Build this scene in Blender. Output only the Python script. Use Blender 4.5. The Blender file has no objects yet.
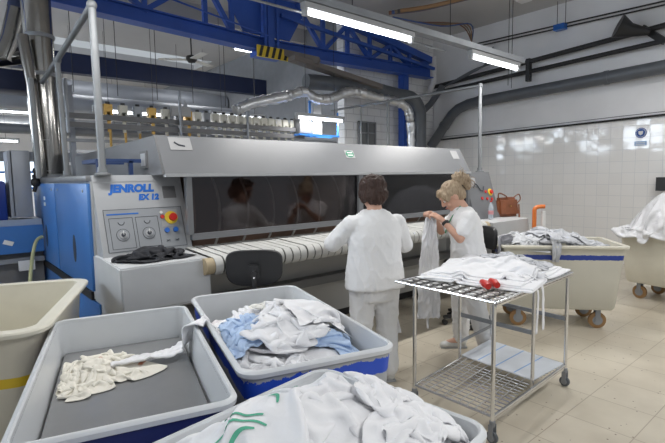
import bpy, bmesh, math, random
import numpy as np
from mathutils.bvhtree import BVHTree
from mathutils import Vector, Matrix, noise, Euler
PI = math.pi
rnd = random.Random(7)
SC = bpy.context.scene
COL = SC.collection

# ------------------------------------------------------------------ camera, world, exposure
def make_camera():
    f, yaw, p, r = 467.83, .868068, .0935819, -.0160965
    F = Vector((math.cos(yaw)*math.cos(p), math.sin(yaw)*math.cos(p), -math.sin(p)))
    R = F.cross(Vector((0, 0, 1))).normalized(); U = R.cross(F)
    A = R*math.cos(r)+U*math.sin(r); B = -R*math.sin(r)+U*math.cos(r)
    cd = bpy.data.cameras.new('camera'); co = bpy.data.objects.new('camera', cd); COL.objects.link(co)
    m = Matrix(((A.x, B.x, -F.x, 0), (A.y, B.y, -F.y, 0), (A.z, B.z, -F.z, 1.6), (0, 0, 0, 1)))
    co.matrix_world = m
    cd.sensor_width = 36; cd.sensor_fit = 'HORIZONTAL'; cd.lens = f/665*36
    cd.clip_start = .05; cd.clip_end = 200
    cd.dof.use_dof = False
    SC.camera = co
make_camera()
w = bpy.data.worlds.new('world'); SC.world = w; w.use_nodes = True
w.node_tree.nodes['Background'].inputs[0].default_value = (.86, .93, 1.0, 1)
w.node_tree.nodes['Background'].inputs[1].default_value = .42
SC.view_settings.view_transform = 'Standard'; SC.view_settings.look = 'None'
SC.view_settings.gamma = 1; SC.view_settings.use_curve_mapping = False
SC.view_settings.exposure = 0.22
TUBE_W = 26.0      # watts of every fluorescent lamp

# ------------------------------------------------------------------ materials
MATS = {}
def mat(name, col, rough=.5, metal=0, var=.06, scale=6, bump=0, bscale=40, emit=0, alpha=1, trans=0, spec=.5, sheen=0):
    if name in MATS: return MATS[name]
    m = bpy.data.materials.new(name); m.use_nodes = True; MATS[name] = m
    nt = m.node_tree; b = nt.nodes['Principled BSDF']
    b.inputs['Roughness'].default_value = rough; b.inputs['Metallic'].default_value = metal
    b.inputs['Specular IOR Level'].default_value = spec
    b.inputs['Alpha'].default_value = alpha
    b.inputs['Transmission Weight'].default_value = trans
    tc = nt.nodes.new('ShaderNodeTexCoord')
    n = nt.nodes.new('ShaderNodeTexNoise'); n.inputs['Scale'].default_value = scale; n.inputs['Detail'].default_value = 5
    nt.links.new(tc.outputs['Object'], n.inputs['Vector'])
    mx = nt.nodes.new('ShaderNodeMix'); mx.data_type = 'RGBA'
    mr = nt.nodes.new('ShaderNodeMapRange'); mr.inputs[1].default_value = .3; mr.inputs[2].default_value = .7
    nt.links.new(n.outputs['Fac'], mr.inputs[0]); nt.links.new(mr.outputs[0], mx.inputs['Factor'])
    mx.inputs['A'].default_value = (*[max(0, c*(1-var)) for c in col], 1)
    mx.inputs['B'].default_value = (*[min(1, c*(1+var)) for c in col], 1)
    nt.links.new(mx.outputs['Result'], b.inputs['Base Color'])
    if bump:
        n2 = nt.nodes.new('ShaderNodeTexNoise'); n2.inputs['Scale'].default_value = bscale; n2.inputs['Detail'].default_value = 4
        nt.links.new(tc.outputs['Object'], n2.inputs['Vector'])
        bp = nt.nodes.new('ShaderNodeBump'); bp.inputs['Strength'].default_value = bump; bp.inputs['Distance'].default_value = .01
        nt.links.new(n2.outputs['Fac'], bp.inputs['Height']); nt.links.new(bp.outputs[0], b.inputs['Normal'])
    if emit:
        b.inputs['Emission Color'].default_value = (*col, 1); b.inputs['Emission Strength'].default_value = emit
    return m

def mat_tiles():
    m = bpy.data.materials.new('glazed_wall_tiles'); m.use_nodes = True; nt = m.node_tree; b = nt.nodes['Principled BSDF']
    tc = nt.nodes.new('ShaderNodeTexCoord'); mp = nt.nodes.new('ShaderNodeMapping'); mp.inputs['Rotation'].default_value = (0, 0, 0)
    sp = nt.nodes.new('ShaderNodeSeparateXYZ'); cb = nt.nodes.new('ShaderNodeCombineXYZ')
    nt.links.new(tc.outputs['Object'], sp.inputs[0]); nt.links.new(sp.outputs[1], cb.inputs[0]); nt.links.new(sp.outputs[2], cb.inputs[1])
    br = nt.nodes.new('ShaderNodeTexBrick'); br.offset = 0; br.inputs['Scale'].default_value = 1
    br.inputs['Brick Width'].default_value = .2; br.inputs['Row Height'].default_value = .2
    br.inputs['Mortar Size'].default_value = .0035; br.inputs['Mortar Smooth'].default_value = .3
    br.inputs['Color1'].default_value = (.84, .83, .82, 1); br.inputs['Color2'].default_value = (.81, .80, .79, 1)
    br.inputs['Mortar'].default_value = (.66, .67, .69, 1)
    nt.links.new(cb.outputs[0], br.inputs['Vector']); nt.links.new(br.outputs['Color'], b.inputs['Base Color'])
    # each tile is set at a slightly different tilt
    vo = nt.nodes.new('ShaderNodeTexWhiteNoise')
    sn = nt.nodes.new('ShaderNodeVectorMath'); sn.operation = 'SNAP'; sn.inputs[1].default_value = (.2, .2, .2)
    nt.links.new(cb.outputs[0], sn.inputs[0]); nt.links.new(sn.outputs[0], vo.inputs['Vector'])
    sb = nt.nodes.new('ShaderNodeVectorMath'); sb.operation = 'SUBTRACT'; sb.inputs[1].default_value = (.5, .5, .5)
    nt.links.new(vo.outputs['Color'], sb.inputs[0])
    sc = nt.nodes.new('ShaderNodeVectorMath'); sc.operation = 'SCALE'; sc.inputs['Scale'].default_value = .02
    nt.links.new(sb.outputs[0], sc.inputs[0])
    ge = nt.nodes.new('ShaderNodeNewGeometry'); ad = nt.nodes.new('ShaderNodeVectorMath')
    nt.links.new(ge.outputs['Normal'], ad.inputs[0]); nt.links.new(sc.outputs[0], ad.inputs[1])
    bp = nt.nodes.new('ShaderNodeBump'); bp.inputs['Strength'].default_value = .4; bp.inputs['Distance'].default_value = .003; bp.invert = True
    nt.links.new(br.outputs['Fac'], bp.inputs['Height']); nt.links.new(ad.outputs[0], bp.inputs['Normal'])
    nt.links.new(bp.outputs[0], b.inputs['Normal']); b.inputs['Roughness'].default_value = .07
    return m

def mat_brick():
    m = bpy.data.materials.new('white_painted_brick'); m.use_nodes = True; nt = m.node_tree; b = nt.nodes['Principled BSDF']
    tc = nt.nodes.new('ShaderNodeTexCoord'); sp = nt.nodes.new('ShaderNodeSeparateXYZ'); cb = nt.nodes.new('ShaderNodeCombineXYZ')
    nt.links.new(tc.outputs['Object'], sp.inputs[0]); nt.links.new(sp.outputs[0], cb.inputs[0]); nt.links.new(sp.outputs[2], cb.inputs[1])
    br = nt.nodes.new('ShaderNodeTexBrick'); br.inputs['Scale'].default_value = 1
    br.inputs['Brick Width'].default_value = .4; br.inputs['Row Height'].default_value = .16; br.inputs['Mortar Size'].default_value = .008
    br.inputs['Color1'].default_value = (.86, .87, .88, 1); br.inputs['Color2'].default_value = (.82, .83, .85, 1); br.inputs['Mortar'].default_value = (.62, .63, .65, 1)
    nt.links.new(cb.outputs[0], br.inputs['Vector']); nt.links.new(br.outputs['Color'], b.inputs['Base Color'])
    bp = nt.nodes.new('ShaderNodeBump'); bp.inputs['Strength'].default_value = .5; bp.inputs['Distance'].default_value = .006; bp.invert = True
    nt.links.new(br.outputs['Fac'], bp.inputs['Height']); nt.links.new(bp.outputs[0], b.inputs['Normal']); b.inputs['Roughness'].default_value = .6
    return m

def mat_floor():
    m = bpy.data.materials.new('terrazzo_floor'); m.use_nodes = True; nt = m.node_tree; b = nt.nodes['Principled BSDF']
    tc = nt.nodes.new('ShaderNodeTexCoord'); mp = nt.nodes.new('ShaderNodeMapping'); mp.inputs['Location'].default_value = (-.31, -.09, 0)
    nt.links.new(tc.outputs['Object'], mp.inputs['Vector'])
    br = nt.nodes.new('ShaderNodeTexBrick'); br.offset = 0; br.inputs['Scale'].default_value = 1
    br.inputs['Brick Width'].default_value = .4; br.inputs['Row Height'].default_value = .4; br.inputs['Mortar Size'].default_value = .003
    br.inputs['Color1'].default_value = (.66, .60, .49, 1); br.inputs['Color2'].default_value = (.64, .58, .47, 1); br.inputs['Mortar'].default_value = (.42, .36, .28, 1)
    nt.links.new(mp.outputs[0], br.inputs['Vector'])
    n = nt.nodes.new('ShaderNodeTexNoise'); n.inputs['Scale'].default_value = 1.6; n.inputs['Detail'].default_value = 7
    nt.links.new(tc.outputs['Object'], n.inputs['Vector'])
    cr = nt.nodes.new('ShaderNodeValToRGB'); cr.color_ramp.elements[0].position = .3; cr.color_ramp.elements[0].color = (.78, .76, .74, 1); cr.color_ramp.elements[1].position = .62; cr.color_ramp.elements[1].color = (1.0, 1.0, 1.0, 1)
    nt.links.new(n.outputs['Fac'], cr.inputs[0])
    mx = nt.nodes.new('ShaderNodeMix'); mx.data_type = 'RGBA'; mx.blend_type = 'MULTIPLY'; mx.inputs['Factor'].default_value = 1
    nt.links.new(br.outputs['Color'], mx.inputs['A']); nt.links.new(cr.outputs[0], mx.inputs['B'])
    vo = nt.nodes.new('ShaderNodeTexVoronoi'); vo.inputs['Scale'].default_value = 22
    nt.links.new(tc.outputs['Object'], vo.inputs['Vector'])
    lt = nt.nodes.new('ShaderNodeMath'); lt.operation = 'LESS_THAN'; lt.inputs[1].default_value = .13
    nt.links.new(vo.outputs['Distance'], lt.inputs[0])
    wn = nt.nodes.new('ShaderNodeMath'); wn.operation = 'GREATER_THAN'; wn.inputs[1].default_value = .72
    sp = nt.nodes.new('ShaderNodeSeparateColor'); nt.links.new(vo.outputs['Color'], sp.inputs[0]); nt.links.new(sp.outputs[0], wn.inputs[0])
    an = nt.nodes.new('ShaderNodeMath'); an.operation = 'MULTIPLY'; nt.links.new(lt.outputs[0], an.inputs[0]); nt.links.new(wn.outputs[0], an.inputs[1])
    mx2 = nt.nodes.new('ShaderNodeMix'); mx2.data_type = 'RGBA'; mx2.inputs['B'].default_value = (.2, .14, .1, 1)
    nt.links.new(an.outputs[0], mx2.inputs['Factor']); nt.links.new(mx.outputs['Result'], mx2.inputs['A'])
    nt.links.new(mx2.outputs['Result'], b.inputs['Base Color'])
    b.inputs['Roughness'].default_value = .38
    return m

def mat_stripe(name, base, stripe, axis, lo, hi, rag=.01, rough=.4):
    """body colour with one ragged painted band between two heights"""
    m = bpy.data.materials.new(name); m.use_nodes = True; nt = m.node_tree; b = nt.nodes['Principled BSDF']
    tc = nt.nodes.new('ShaderNodeTexCoord'); sp = nt.nodes.new('ShaderNodeSeparateXYZ'); nt.links.new(tc.outputs['Object'], sp.inputs[0])
    n = nt.nodes.new('ShaderNodeTexNoise'); n.inputs['Scale'].default_value = 14; n.inputs['Detail'].default_value = 8; n.inputs['Roughness'].default_value = .7
    nt.links.new(tc.outputs['Object'], n.inputs['Vector'])
    ms = nt.nodes.new('ShaderNodeMath'); ms.operation = 'MULTIPLY_ADD'; ms.inputs[1].default_value = rag*4; ms.inputs[2].default_value = -rag*2
    nt.links.new(n.outputs['Fac'], ms.inputs[0])
    ad = nt.nodes.new('ShaderNodeMath'); nt.links.new(sp.outputs[axis], ad.inputs[0]); nt.links.new(ms.outputs[0], ad.inputs[1])
    g = nt.nodes.new('ShaderNodeMath'); g.operation = 'GREATER_THAN'; g.inputs[1].default_value = lo
    l = nt.nodes.new('ShaderNodeMath'); l.operation = 'LESS_THAN'; l.inputs[1].default_value = hi
    nt.links.new(ad.outputs[0], g.inputs[0]); nt.links.new(ad.outputs[0], l.inputs[0])
    mu = nt.nodes.new('ShaderNodeMath'); mu.operation = 'MULTIPLY'; nt.links.new(g.outputs[0], mu.inputs[0]); nt.links.new(l.outputs[0], mu.inputs[1])
    n2 = nt.nodes.new('ShaderNodeTexNoise'); n2.inputs['Scale'].default_value = 3; n2.inputs['Detail'].default_value = 6; nt.links.new(tc.outputs['Object'], n2.inputs['Vector'])
    cr = nt.nodes.new('ShaderNodeMix'); cr.data_type = 'RGBA'; cr.inputs['A'].default_value = (*[c*.86 for c in base], 1); cr.inputs['B'].default_value = (*[min(1, c*1.06) for c in base], 1)
    nt.links.new(n2.outputs['Fac'], cr.inputs['Factor'])
    mx = nt.nodes.new('ShaderNodeMix'); mx.data_type = 'RGBA'; nt.links.new(mu.outputs[0], mx.inputs['Factor']); nt.links.new(cr.outputs['Result'], mx.inputs['A']); mx.inputs['B'].default_value = (*stripe, 1)
    nt.links.new(mx.outputs['Result'], b.inputs['Base Color']); b.inputs['Roughness'].default_value = rough
    return m

def mat_glass_dark():
    m = bpy.data.materials.new('smoked_glass'); m.use_nodes = True; nt = m.node_tree
    for n in list(nt.nodes): nt.nodes.remove(n)
    o = nt.nodes.new('ShaderNodeOutputMaterial'); g = nt.nodes.new('ShaderNodeBsdfGlossy'); g.inputs['Roughness'].default_value = .05; g.inputs['Color'].default_value = (.9, .9, .95, 1)
    t = nt.nodes.new('ShaderNodeBsdfTransparent'); t.inputs['Color'].default_value = (.50, .46, .44, 1)
    tc = nt.nodes.new('ShaderNodeTexCoord'); n = nt.nodes.new('ShaderNodeTexNoise'); n.inputs['Scale'].default_value = 2.5; nt.links.new(tc.outputs['Object'], n.inputs['Vector'])
    bp = nt.nodes.new('ShaderNodeBump'); bp.inputs['Strength'].default_value = .15; bp.inputs['Distance'].default_value = .02; nt.links.new(n.outputs['Fac'], bp.inputs['Height']); nt.links.new(bp.outputs[0], g.inputs['Normal'])
    fr = nt.nodes.new('ShaderNodeFresnel'); fr.inputs['IOR'].default_value = 1.5
    mx = nt.nodes.new('ShaderNodeMixShader'); nt.links.new(fr.outputs[0], mx.inputs[0]); nt.links.new(t.outputs[0], mx.inputs[1]); nt.links.new(g.outputs[0], mx.inputs[2]); nt.links.new(mx.outputs[0], o.inputs[0])
    return m

def mat_plastic_film(name):
    m = bpy.data.materials.new(name); m.use_nodes = True; nt = m.node_tree; b = nt.nodes['Principled BSDF']
    tc = nt.nodes.new('ShaderNodeTexCoord'); n = nt.nodes.new('ShaderNodeTexNoise'); n.inputs['Scale'].default_value = 9; n.inputs['Detail'].default_value = 6
    nt.links.new(tc.outputs['Object'], n.inputs['Vector'])
    bp = nt.nodes.new('ShaderNodeBump'); bp.inputs['Strength'].default_value = .7; bp.inputs['Distance'].default_value = .04; nt.links.new(n.outputs['Fac'], bp.inputs['Height']); nt.links.new(bp.outputs[0], b.inputs['Normal'])
    b.inputs['Base Color'].default_value = (.84, .84, .86, 1); b.inputs['Roughness'].default_value = .25; b.inputs['Alpha'].default_value = .88
    return m

def mat_fabric(name, col, marks=None, stain=None):
    m = bpy.data.materials.new(name); m.use_nodes = True; nt = m.node_tree; b = nt.nodes['Principled BSDF']
    b.inputs['Roughness'].default_value = .9; b.inputs['Specular IOR Level'].default_value = .15
    tc = nt.nodes.new('ShaderNodeTexCoord')
    n = nt.nodes.new('ShaderNodeTexNoise'); n.inputs['Scale'].default_value = 5; n.inputs['Detail'].default_value = 3; nt.links.new(tc.outputs['Object'], n.inputs['Vector'])
    mx = nt.nodes.new('ShaderNodeMix'); mx.data_type = 'RGBA'; mx.inputs['A'].default_value = (*[c*.95 for c in col], 1); mx.inputs['B'].default_value = (*col, 1); nt.links.new(n.outputs['Fac'], mx.inputs['Factor'])
    out = mx.outputs['Result']
    if stain:
        c2, thr, sc = stain
        n3 = nt.nodes.new('ShaderNodeTexNoise'); n3.inputs['Scale'].default_value = sc; n3.inputs['Detail'].default_value = 2; nt.links.new(tc.outputs['Object'], n3.inputs['Vector'])
        mr = nt.nodes.new('ShaderNodeMapRange'); mr.inputs[1].default_value = thr; mr.inputs[2].default_value = thr+.06; nt.links.new(n3.outputs['Fac'], mr.inputs[0])
        m2 = nt.nodes.new('ShaderNodeMix'); m2.data_type = 'RGBA'; nt.links.new(mr.outputs[0], m2.inputs['Factor']); nt.links.new(out, m2.inputs['A']); m2.inputs['B'].default_value = (*c2, 1); out = m2.outputs['Result']
    nt.links.new(out, b.inputs['Base Color'])
    n2 = nt.nodes.new('ShaderNodeTexNoise'); n2.inputs['Scale'].default_value = 26; n2.inputs['Detail'].default_value = 4; nt.links.new(tc.outputs['Object'], n2.inputs['Vector'])
    bp = nt.nodes.new('ShaderNodeBump'); bp.inputs['Strength'].default_value = .35; bp.inputs['Distance'].default_value = .012; nt.links.new(n2.outputs['Fac'], bp.inputs['Height']); nt.links.new(bp.outputs[0], b.inputs['Normal'])
    return m

def mat_hair(name, a, c):
    m = bpy.data.materials.new(name); m.use_nodes = True; nt = m.node_tree; b = nt.nodes['Principled BSDF']
    tc = nt.nodes.new('ShaderNodeTexCoord'); mp = nt.nodes.new('ShaderNodeMapping'); mp.inputs['Scale'].default_value = (90, 90, 14)
    n = nt.nodes.new('ShaderNodeTexNoise'); n.inputs['Scale'].default_value = 1; n.inputs['Detail'].default_value = 4; nt.links.new(tc.outputs['Object'], mp.inputs[0]); nt.links.new(mp.outputs[0], n.inputs['Vector'])
    mx = nt.nodes.new('ShaderNodeMix'); mx.data_type = 'RGBA'; mx.inputs['A'].default_value = (*a, 1); mx.inputs['B'].default_value = (*c, 1); nt.links.new(n.outputs['Fac'], mx.inputs['Factor']); nt.links.new(mx.outputs['Result'], b.inputs['Base Color'])
    bp = nt.nodes.new('ShaderNodeBump'); bp.inputs['Strength'].default_value = 1; bp.inputs['Distance'].default_value = .012; nt.links.new(n.outputs['Fac'], bp.inputs['Height']); nt.links.new(bp.outputs[0], b.inputs['Normal']); b.inputs['Roughness'].default_value = .55
    return m

CHROME = mat('chrome', (.75, .75, .76), .18, 1, .03)
STEEL = mat('galvanised_steel', (.29, .305, .33), .45, .4, .12, 5)
FRAMEP = mat('grey_frame_pipe', (.20, .21, .22), .5, .2, .08, 6)
SHINY = mat('shiny_duct_steel', (.30, .29, .275), .16, 1, .15, 3, .12, 6)
FOIL = mat('crinkled_foil', (.66, .67, .69), .3, .9, .1, 10, 1.0, 22)
GREYPIPE = mat('dark_grey_plastic_pipe', (.10, .11, .125), .4, 0, .1)
BLACKPIPE = mat('black_pipe', (.018, .018, .02), .5)
BLACK = mat('black_plastic', (.02, .02, .022), .45, 0, .1)
BLACKFAB = mat('black_cloth', (.02, .021, .026), .9, 0, .2, 12, .6, 30)
MGREY = mat('machine_grey_paint', (.17, .175, .185), .36, 0, .04, 3)
MLIGHT = mat('machine_light_grey_paint', (.41, .42, .435), .36, 0, .03, 3)
MWHITE = mat('machine_off_white_paint', (.56, .57, .58), .4, 0, .05, 4)
MDARK = mat('machine_dark_grey', (.16, .16, .165), .5)
MLOW = mat('machine_lower_panel_grey', (.46, .46, .45), .45, 0, .06, 2)
MBLUE = mat('machine_blue_paint', (.045, .165, .45), .36, 0, .05, 2)
NAVY = mat('dark_blue_frame_paint', (.03, .06, .17), .4)
TRUSS = mat('blue_steel_paint', (.024, .085, .40), .42, 0, .12, 2)
NAVYB = mat('navy_beam_paint', (.011, .02, .065), .5)
YELLOW = mat('yellow_paint', (.75, .55, .04), .5)
RED = mat('red_plastic', (.6, .025, .02), .35)
BLUEBTN = mat('blue_plastic', (.02, .13, .5), .35)
LETTER = mat('blue_lettering', (.01, .13, .52), .5)
INK = mat('dark_ink', (.05, .055, .07), .6)
PAPER = mat('white_label', (.75, .75, .74), .6)
GREENST = mat('green_sticker', (.04, .24, .14), .5)
PLASTER = mat('plaster_grey_white', (.82, .82, .84), .8, 0, .05, 1.2, .1, 8)
CEIL = mat('ceiling_paint', (.52, .515, .52), .85, 0, .10, .6)
DUCTGREY = mat('matt_duct_grey', (.30, .32, .36), .5, .2, .12, 2)
TUBE = mat('fluorescent_tube', (.95, .98, 1.0), .4, 0, 0, 1, emit=9)
TAN = mat('tan_roller_end', (.42, .34, .22), .6)
BELT = mat('white_belt_fabric', (.54, .54, .52), .8, 0, .06, 8)
BELTGAP = mat('dark_belt_gap', (.10, .10, .09), .6)
BINGREY = mat('grey_plastic_bin', (.68, .70, .72), .3, 0, .04, 3)
PLATFORM = mat('grey_bin_platform', (.27, .275, .28), .26, .25, .10, 3)
CREAM = mat('cream_plastic', (.68, .65, .55), .38, 0, .06, 4)
ORANGE = mat('orange_plastic', (.75, .2, .04), .4)
TANW = mat('tan_wheel', (.30, .17, .07), .5)
SKIN = mat('skin', (.62, .36, .26), .5, 0, .06, 14)
LEATHER = mat('brown_leather', (.21, .07, .03), .45, 0, .2, 9, .3, 50)
BOTTLE = mat('clear_bottle_plastic', (.7, .78, .85), .12, 0, 0, 1, alpha=.45)
GLASS = mat('pale_window_light', (.78, .9, 1.0), .3, 0, .05, 1, emit=1.7)
DAYGLASS = mat('daylit_window_pane', (.80, .90, 1.0), .3, 0, .02, 1, emit=15)
WHITEFAB = mat_fabric('white_uniform', (.88, .88, .885))
LINEN = mat_fabric('white_linen', (.86, .86, .88))
LINENB = mat_fabric('pinkish_white_linen', (.84, .81, .83))
LINENC = mat_fabric('cream_linen', (.80, .77, .69), stain=((.42, .16, .09), .66, 9))
LINEND = mat_fabric('grey_linen', (.60, .61, .64))
LINENBL = mat_fabric('pale_blue_linen', (.50, .63, .84))
LINENG = mat_fabric('linen_with_yellow_tint', (.84, .83, .79), stain=((.75, .68, .42), .66, 6))
FILM = mat_plastic_film('clear_plastic_sheet')
SMOKE = mat_glass_dark()
HAIRD = mat_hair('dark_brown_hair', (.010, .005, .004), (.075, .032, .02))
HAIRB = mat_hair('blonde_hair', (.20, .13, .075), (.62, .49, .34))
FLOORM = mat_floor(); TILEM = mat_tiles(); BRICKM = mat_brick()

# ------------------------------------------------------------------ mesh helpers
ORG = {}
class M:
    def __init__(s): s.bm = bmesh.new()
    def box(s, x0, x1, y0, y1, z0, z1, bev=0):
        b = bmesh.new(); r = bmesh.ops.create_cube(b, size=1)
        for v in b.verts: v.co = Vector((x0+(v.co.x+.5)*(x1-x0), y0+(v.co.y+.5)*(y1-y0), z0+(v.co.z+.5)*(z1-z0)))
        if bev: bmesh.ops.bevel(b, geom=b.edges[:], offset=bev, segments=2, affect='EDGES', profile=.5)
        return s._take(b)
    def _take(s, b, mtx=None):
        if mtx: bmesh.ops.transform(b, matrix=mtx, verts=b.verts)
        me = bpy.data.meshes.new('t'); b.to_mesh(me); b.free(); s.bm.from_mesh(me); bpy.data.meshes.remove(me); return s
    def obox(s, c, sx, sy, sz, rot=(0, 0, 0), bev=0):
        b = bmesh.new(); bmesh.ops.create_cube(b, size=1)
        for v in b.verts: v.co = Vector((v.co.x*sx, v.co.y*sy, v.co.z*sz))
        if bev: bmesh.ops.bevel(b, geom=b.edges[:], offset=bev, segments=2, affect='EDGES')
        return s._take(b, Matrix.Translation(c) @ Euler(rot).to_matrix().to_4x4())
    def bar(s, p0, p1, wd, hg, up=(0, 0, 1)):
        p0 = Vector(p0); p1 = Vector(p1); d = p1-p0; L = d.length; d.normalize(); u = Vector(up)
        sd = d.cross(u)
        if sd.length < 1e-4: sd = d.cross(Vector((1, 0, 0)))
        sd.normalize(); u = sd.cross(d)
        b = bmesh.new(); bmesh.ops.create_cube(b, size=1)
        for v in b.verts: v.co = (p0+p1)/2+d*v.co.x*L+sd*v.co.y*wd+u*v.co.z*hg
        return s._take(b)
    def tube(s, pts, r, seg=10, cap=True):
        pts = [Vector(p) for p in pts]; n = len(pts); rr = r if isinstance(r, (list, tuple)) else [r]*n
        rings = []; prev = None
        for i, p in enumerate(pts):
            d = (pts[min(i+1, n-1)]-pts[max(i-1, 0)]).normalized()
            if prev is None:
                a = d.cross(Vector((0, 0, 1)));
                if a.length < .05: a = d.cross(Vector((1, 0, 0)))
                a.normalize()
            else:
                a = prev-d*prev.dot(d)
                if a.length < 1e-5: a = d.cross(Vector((.3, .5, .7)))
                a.normalize()
            prev = a; b = d.cross(a)
            rings.append([s.bm.verts.new(p+(a*math.cos(2*PI*k/seg)+b*math.sin(2*PI*k/seg))*rr[i]) for k in range(seg)])
        for i in range(n-1):
            for k in range(seg):
                s.bm.faces.new((rings[i][k], rings[i][(k+1) % seg], rings[i+1][(k+1) % seg], rings[i+1][k]))
        if cap:
            s.bm.faces.new(rings[0][::-1]); s.bm.faces.new(rings[-1])
        return s
    def cyl(s, p0, p1, r, seg=16): return s.tube([p0, p1], r, seg)
    def lathe(s, prof, c=(0, 0, 0), seg=24, axis='z'):
        rings = []
        for r, z in prof:
            ring = []
            for k in range(seg):
                a = 2*PI*k/seg; q = (r*math.cos(a), r*math.sin(a), z)
                if axis == 'x': q = (z, q[0], q[1])
                if axis == 'y': q = (q[0], z, q[1])
                ring.append(s.bm.verts.new(Vector(q)+Vector(c)))
            rings.append(ring)
        for i in range(len(rings)-1):
            for k in range(seg): s.bm.faces.new((rings[i][k], rings[i][(k+1) % seg], rings[i+1][(k+1) % seg], rings[i+1][k]))
        s.bm.faces.new(rings[0][::-1]); s.bm.faces.new(rings[-1]); return s
    def prism(s, poly, vec):
        """polygon (3-D points) pushed along vec"""
        a = [s.bm.verts.new(Vector(p)) for p in poly]; b = [s.bm.verts.new(Vector(p)+Vector(vec)) for p in poly]
        s.bm.faces.new(a[::-1]); s.bm.faces.new(b); n = len(poly)
        for i in range(n): s.bm.faces.new((a[i], a[(i+1) % n], b[(i+1) % n], b[i]))
        return s
    def ball(s, c, r, sc=(1, 1, 1), seg=16):
        b = bmesh.new(); bmesh.ops.create_uvsphere(b, u_segments=seg, v_segments=seg//2+2, radius=r)
        return s._take(b, Matrix.Translation(c) @ Matrix.Diagonal((*sc, 1)))
    def text(s, txt, origin, right, up, size, depth=.002, shear=0, bold=0):
        cu = bpy.data.curves.new('t', 'FONT'); cu.body = txt; cu.size = size; cu.extrude = depth; cu.shear = shear; cu.offset = bold
        ob = bpy.data.objects.new('t', cu); COL.objects.link(ob)
        me = bpy.data.meshes.new_from_object(ob.evaluated_get(bpy.context.evaluated_depsgraph_get()))
        r = Vector(right).normalized(); u = Vector(up).normalized(); n = r.cross(u)
        mt = Matrix.Translation(origin) @ Matrix(((r.x, u.x, n.x, 0), (r.y, u.y, n.y, 0), (r.z, u.z, n.z, 0), (0, 0, 0, 1)))
        me.transform(mt); s.bm.from_mesh(me); bpy.data.meshes.remove(me); bpy.data.objects.remove(ob); bpy.data.curves.remove(cu)
        return s
    def xf(s, mtx): bmesh.ops.transform(s.bm, matrix=mtx, verts=s.bm.verts); return s

def tag(o, label=None, cat=None, group=None, kind=None):
    if label: o['label'] = label
    if cat: o['category'] = cat
    if group: o['group'] = group
    if kind: o['kind'] = kind
    return o
def thing(name, loc, label, cat, group=None, rz=0):
    o = bpy.data.objects.new(name, None); COL.objects.link(o); o.location = loc; o.rotation_euler = (0, 0, rz); o.empty_display_size = .1
    ORG[o.name] = Vector(loc) if rz == 0 else None
    return tag(o, label, cat, group)
def link_mesh(name, me, material, parent=None, smooth=None, local=False):
    """geometry given in world coordinates unless local"""
    for m_ in (material if isinstance(material, (list, tuple)) else [material]): me.materials.append(m_)
    o = bpy.data.objects.new(name, me); COL.objects.link(o)
    if parent is not None:
        o.parent = parent
        og = ORG.get(parent.name) or Vector()
        if not local: me.transform(Matrix.Translation(-og))
        ORG[o.name] = og if not local else Vector()
    elif not local:
        vs = me.vertices
        if len(vs):
            xs = [v.co.x for v in vs]; ys = [v.co.y for v in vs]; zs = [v.co.z for v in vs]
            c = Vector(((min(xs)+max(xs))/2, (min(ys)+max(ys))/2, min(zs)))
            me.transform(Matrix.Translation(-c)); o.location = c; ORG[o.name] = c
    if smooth:
        me.shade_smooth()
        if smooth != True: me.set_sharp_from_angle(angle=math.radians(smooth))
    return o
def part(name, mb, material, parent=None, smooth=35, local=False, label=None):
    bmesh.ops.recalc_face_normals(mb.bm, faces=mb.bm.faces)
    me = bpy.data.meshes.new(name); mb.bm.to_mesh(me); mb.bm.free()
    o = link_mesh(name, me, material, parent, smooth, local)
    if label: o['label'] = label
    return o
def solo(name, mb, material, label, cat, group=None, smooth=35): return tag(part(name, mb, material, None, smooth), label, cat, group)
def struct(name, mb, material, smooth=None):
    bmesh.ops.recalc_face_normals(mb.bm, faces=mb.bm.faces)
    me = bpy.data.meshes.new(name); mb.bm.to_mesh(me); mb.bm.free(); me.materials.append(material)
    o = bpy.data.objects.new(name, me); COL.objects.link(o); ORG[o.name] = Vector(); o['kind'] = 'structure'
    if smooth: me.shade_smooth(); me.set_sharp_from_angle(angle=math.radians(35))
    return o
def copy_tree(o, parent=None):
    c = o.copy(); COL.objects.link(c); c.parent = parent
    for ch in list(o.children): copy_tree(ch, c)
    return c
def arc(p0, p1, p2, n=6):
    p0, p1, p2 = Vector(p0), Vector(p1), Vector(p2)
    return [p0*(1-t)**2+p1*2*t*(1-t)+p2*t*t for t in [i/n for i in range(n+1)]]
def spline(pts, n=6):
    P = [Vector(p) for p in pts]; out = []
    for i in range(len(P)-1):
        a = P[max(i-1, 0)]; b = P[i]; c = P[i+1]; d = P[min(i+2, len(P)-1)]
        for k in range(n):
            t = k/n; out.append(.5*((2*b)+(c-a)*t+(2*a-5*b+4*c-d)*t*t+(3*b-a-3*c+d)*t**3))
    out.append(P[-1]); return out

# ------------------------------------------------------------------ the building
RW, BW, CZ, FW = 9.2, 7.08, 4.78, 18.0
def b_(x0, x1, y0, y1, z0, z1): return M().box(x0, x1, y0, y1, z0, z1)
struct('floor', b_(-6, 11, -6, 19, -.1, 0), FLOORM)
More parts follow.
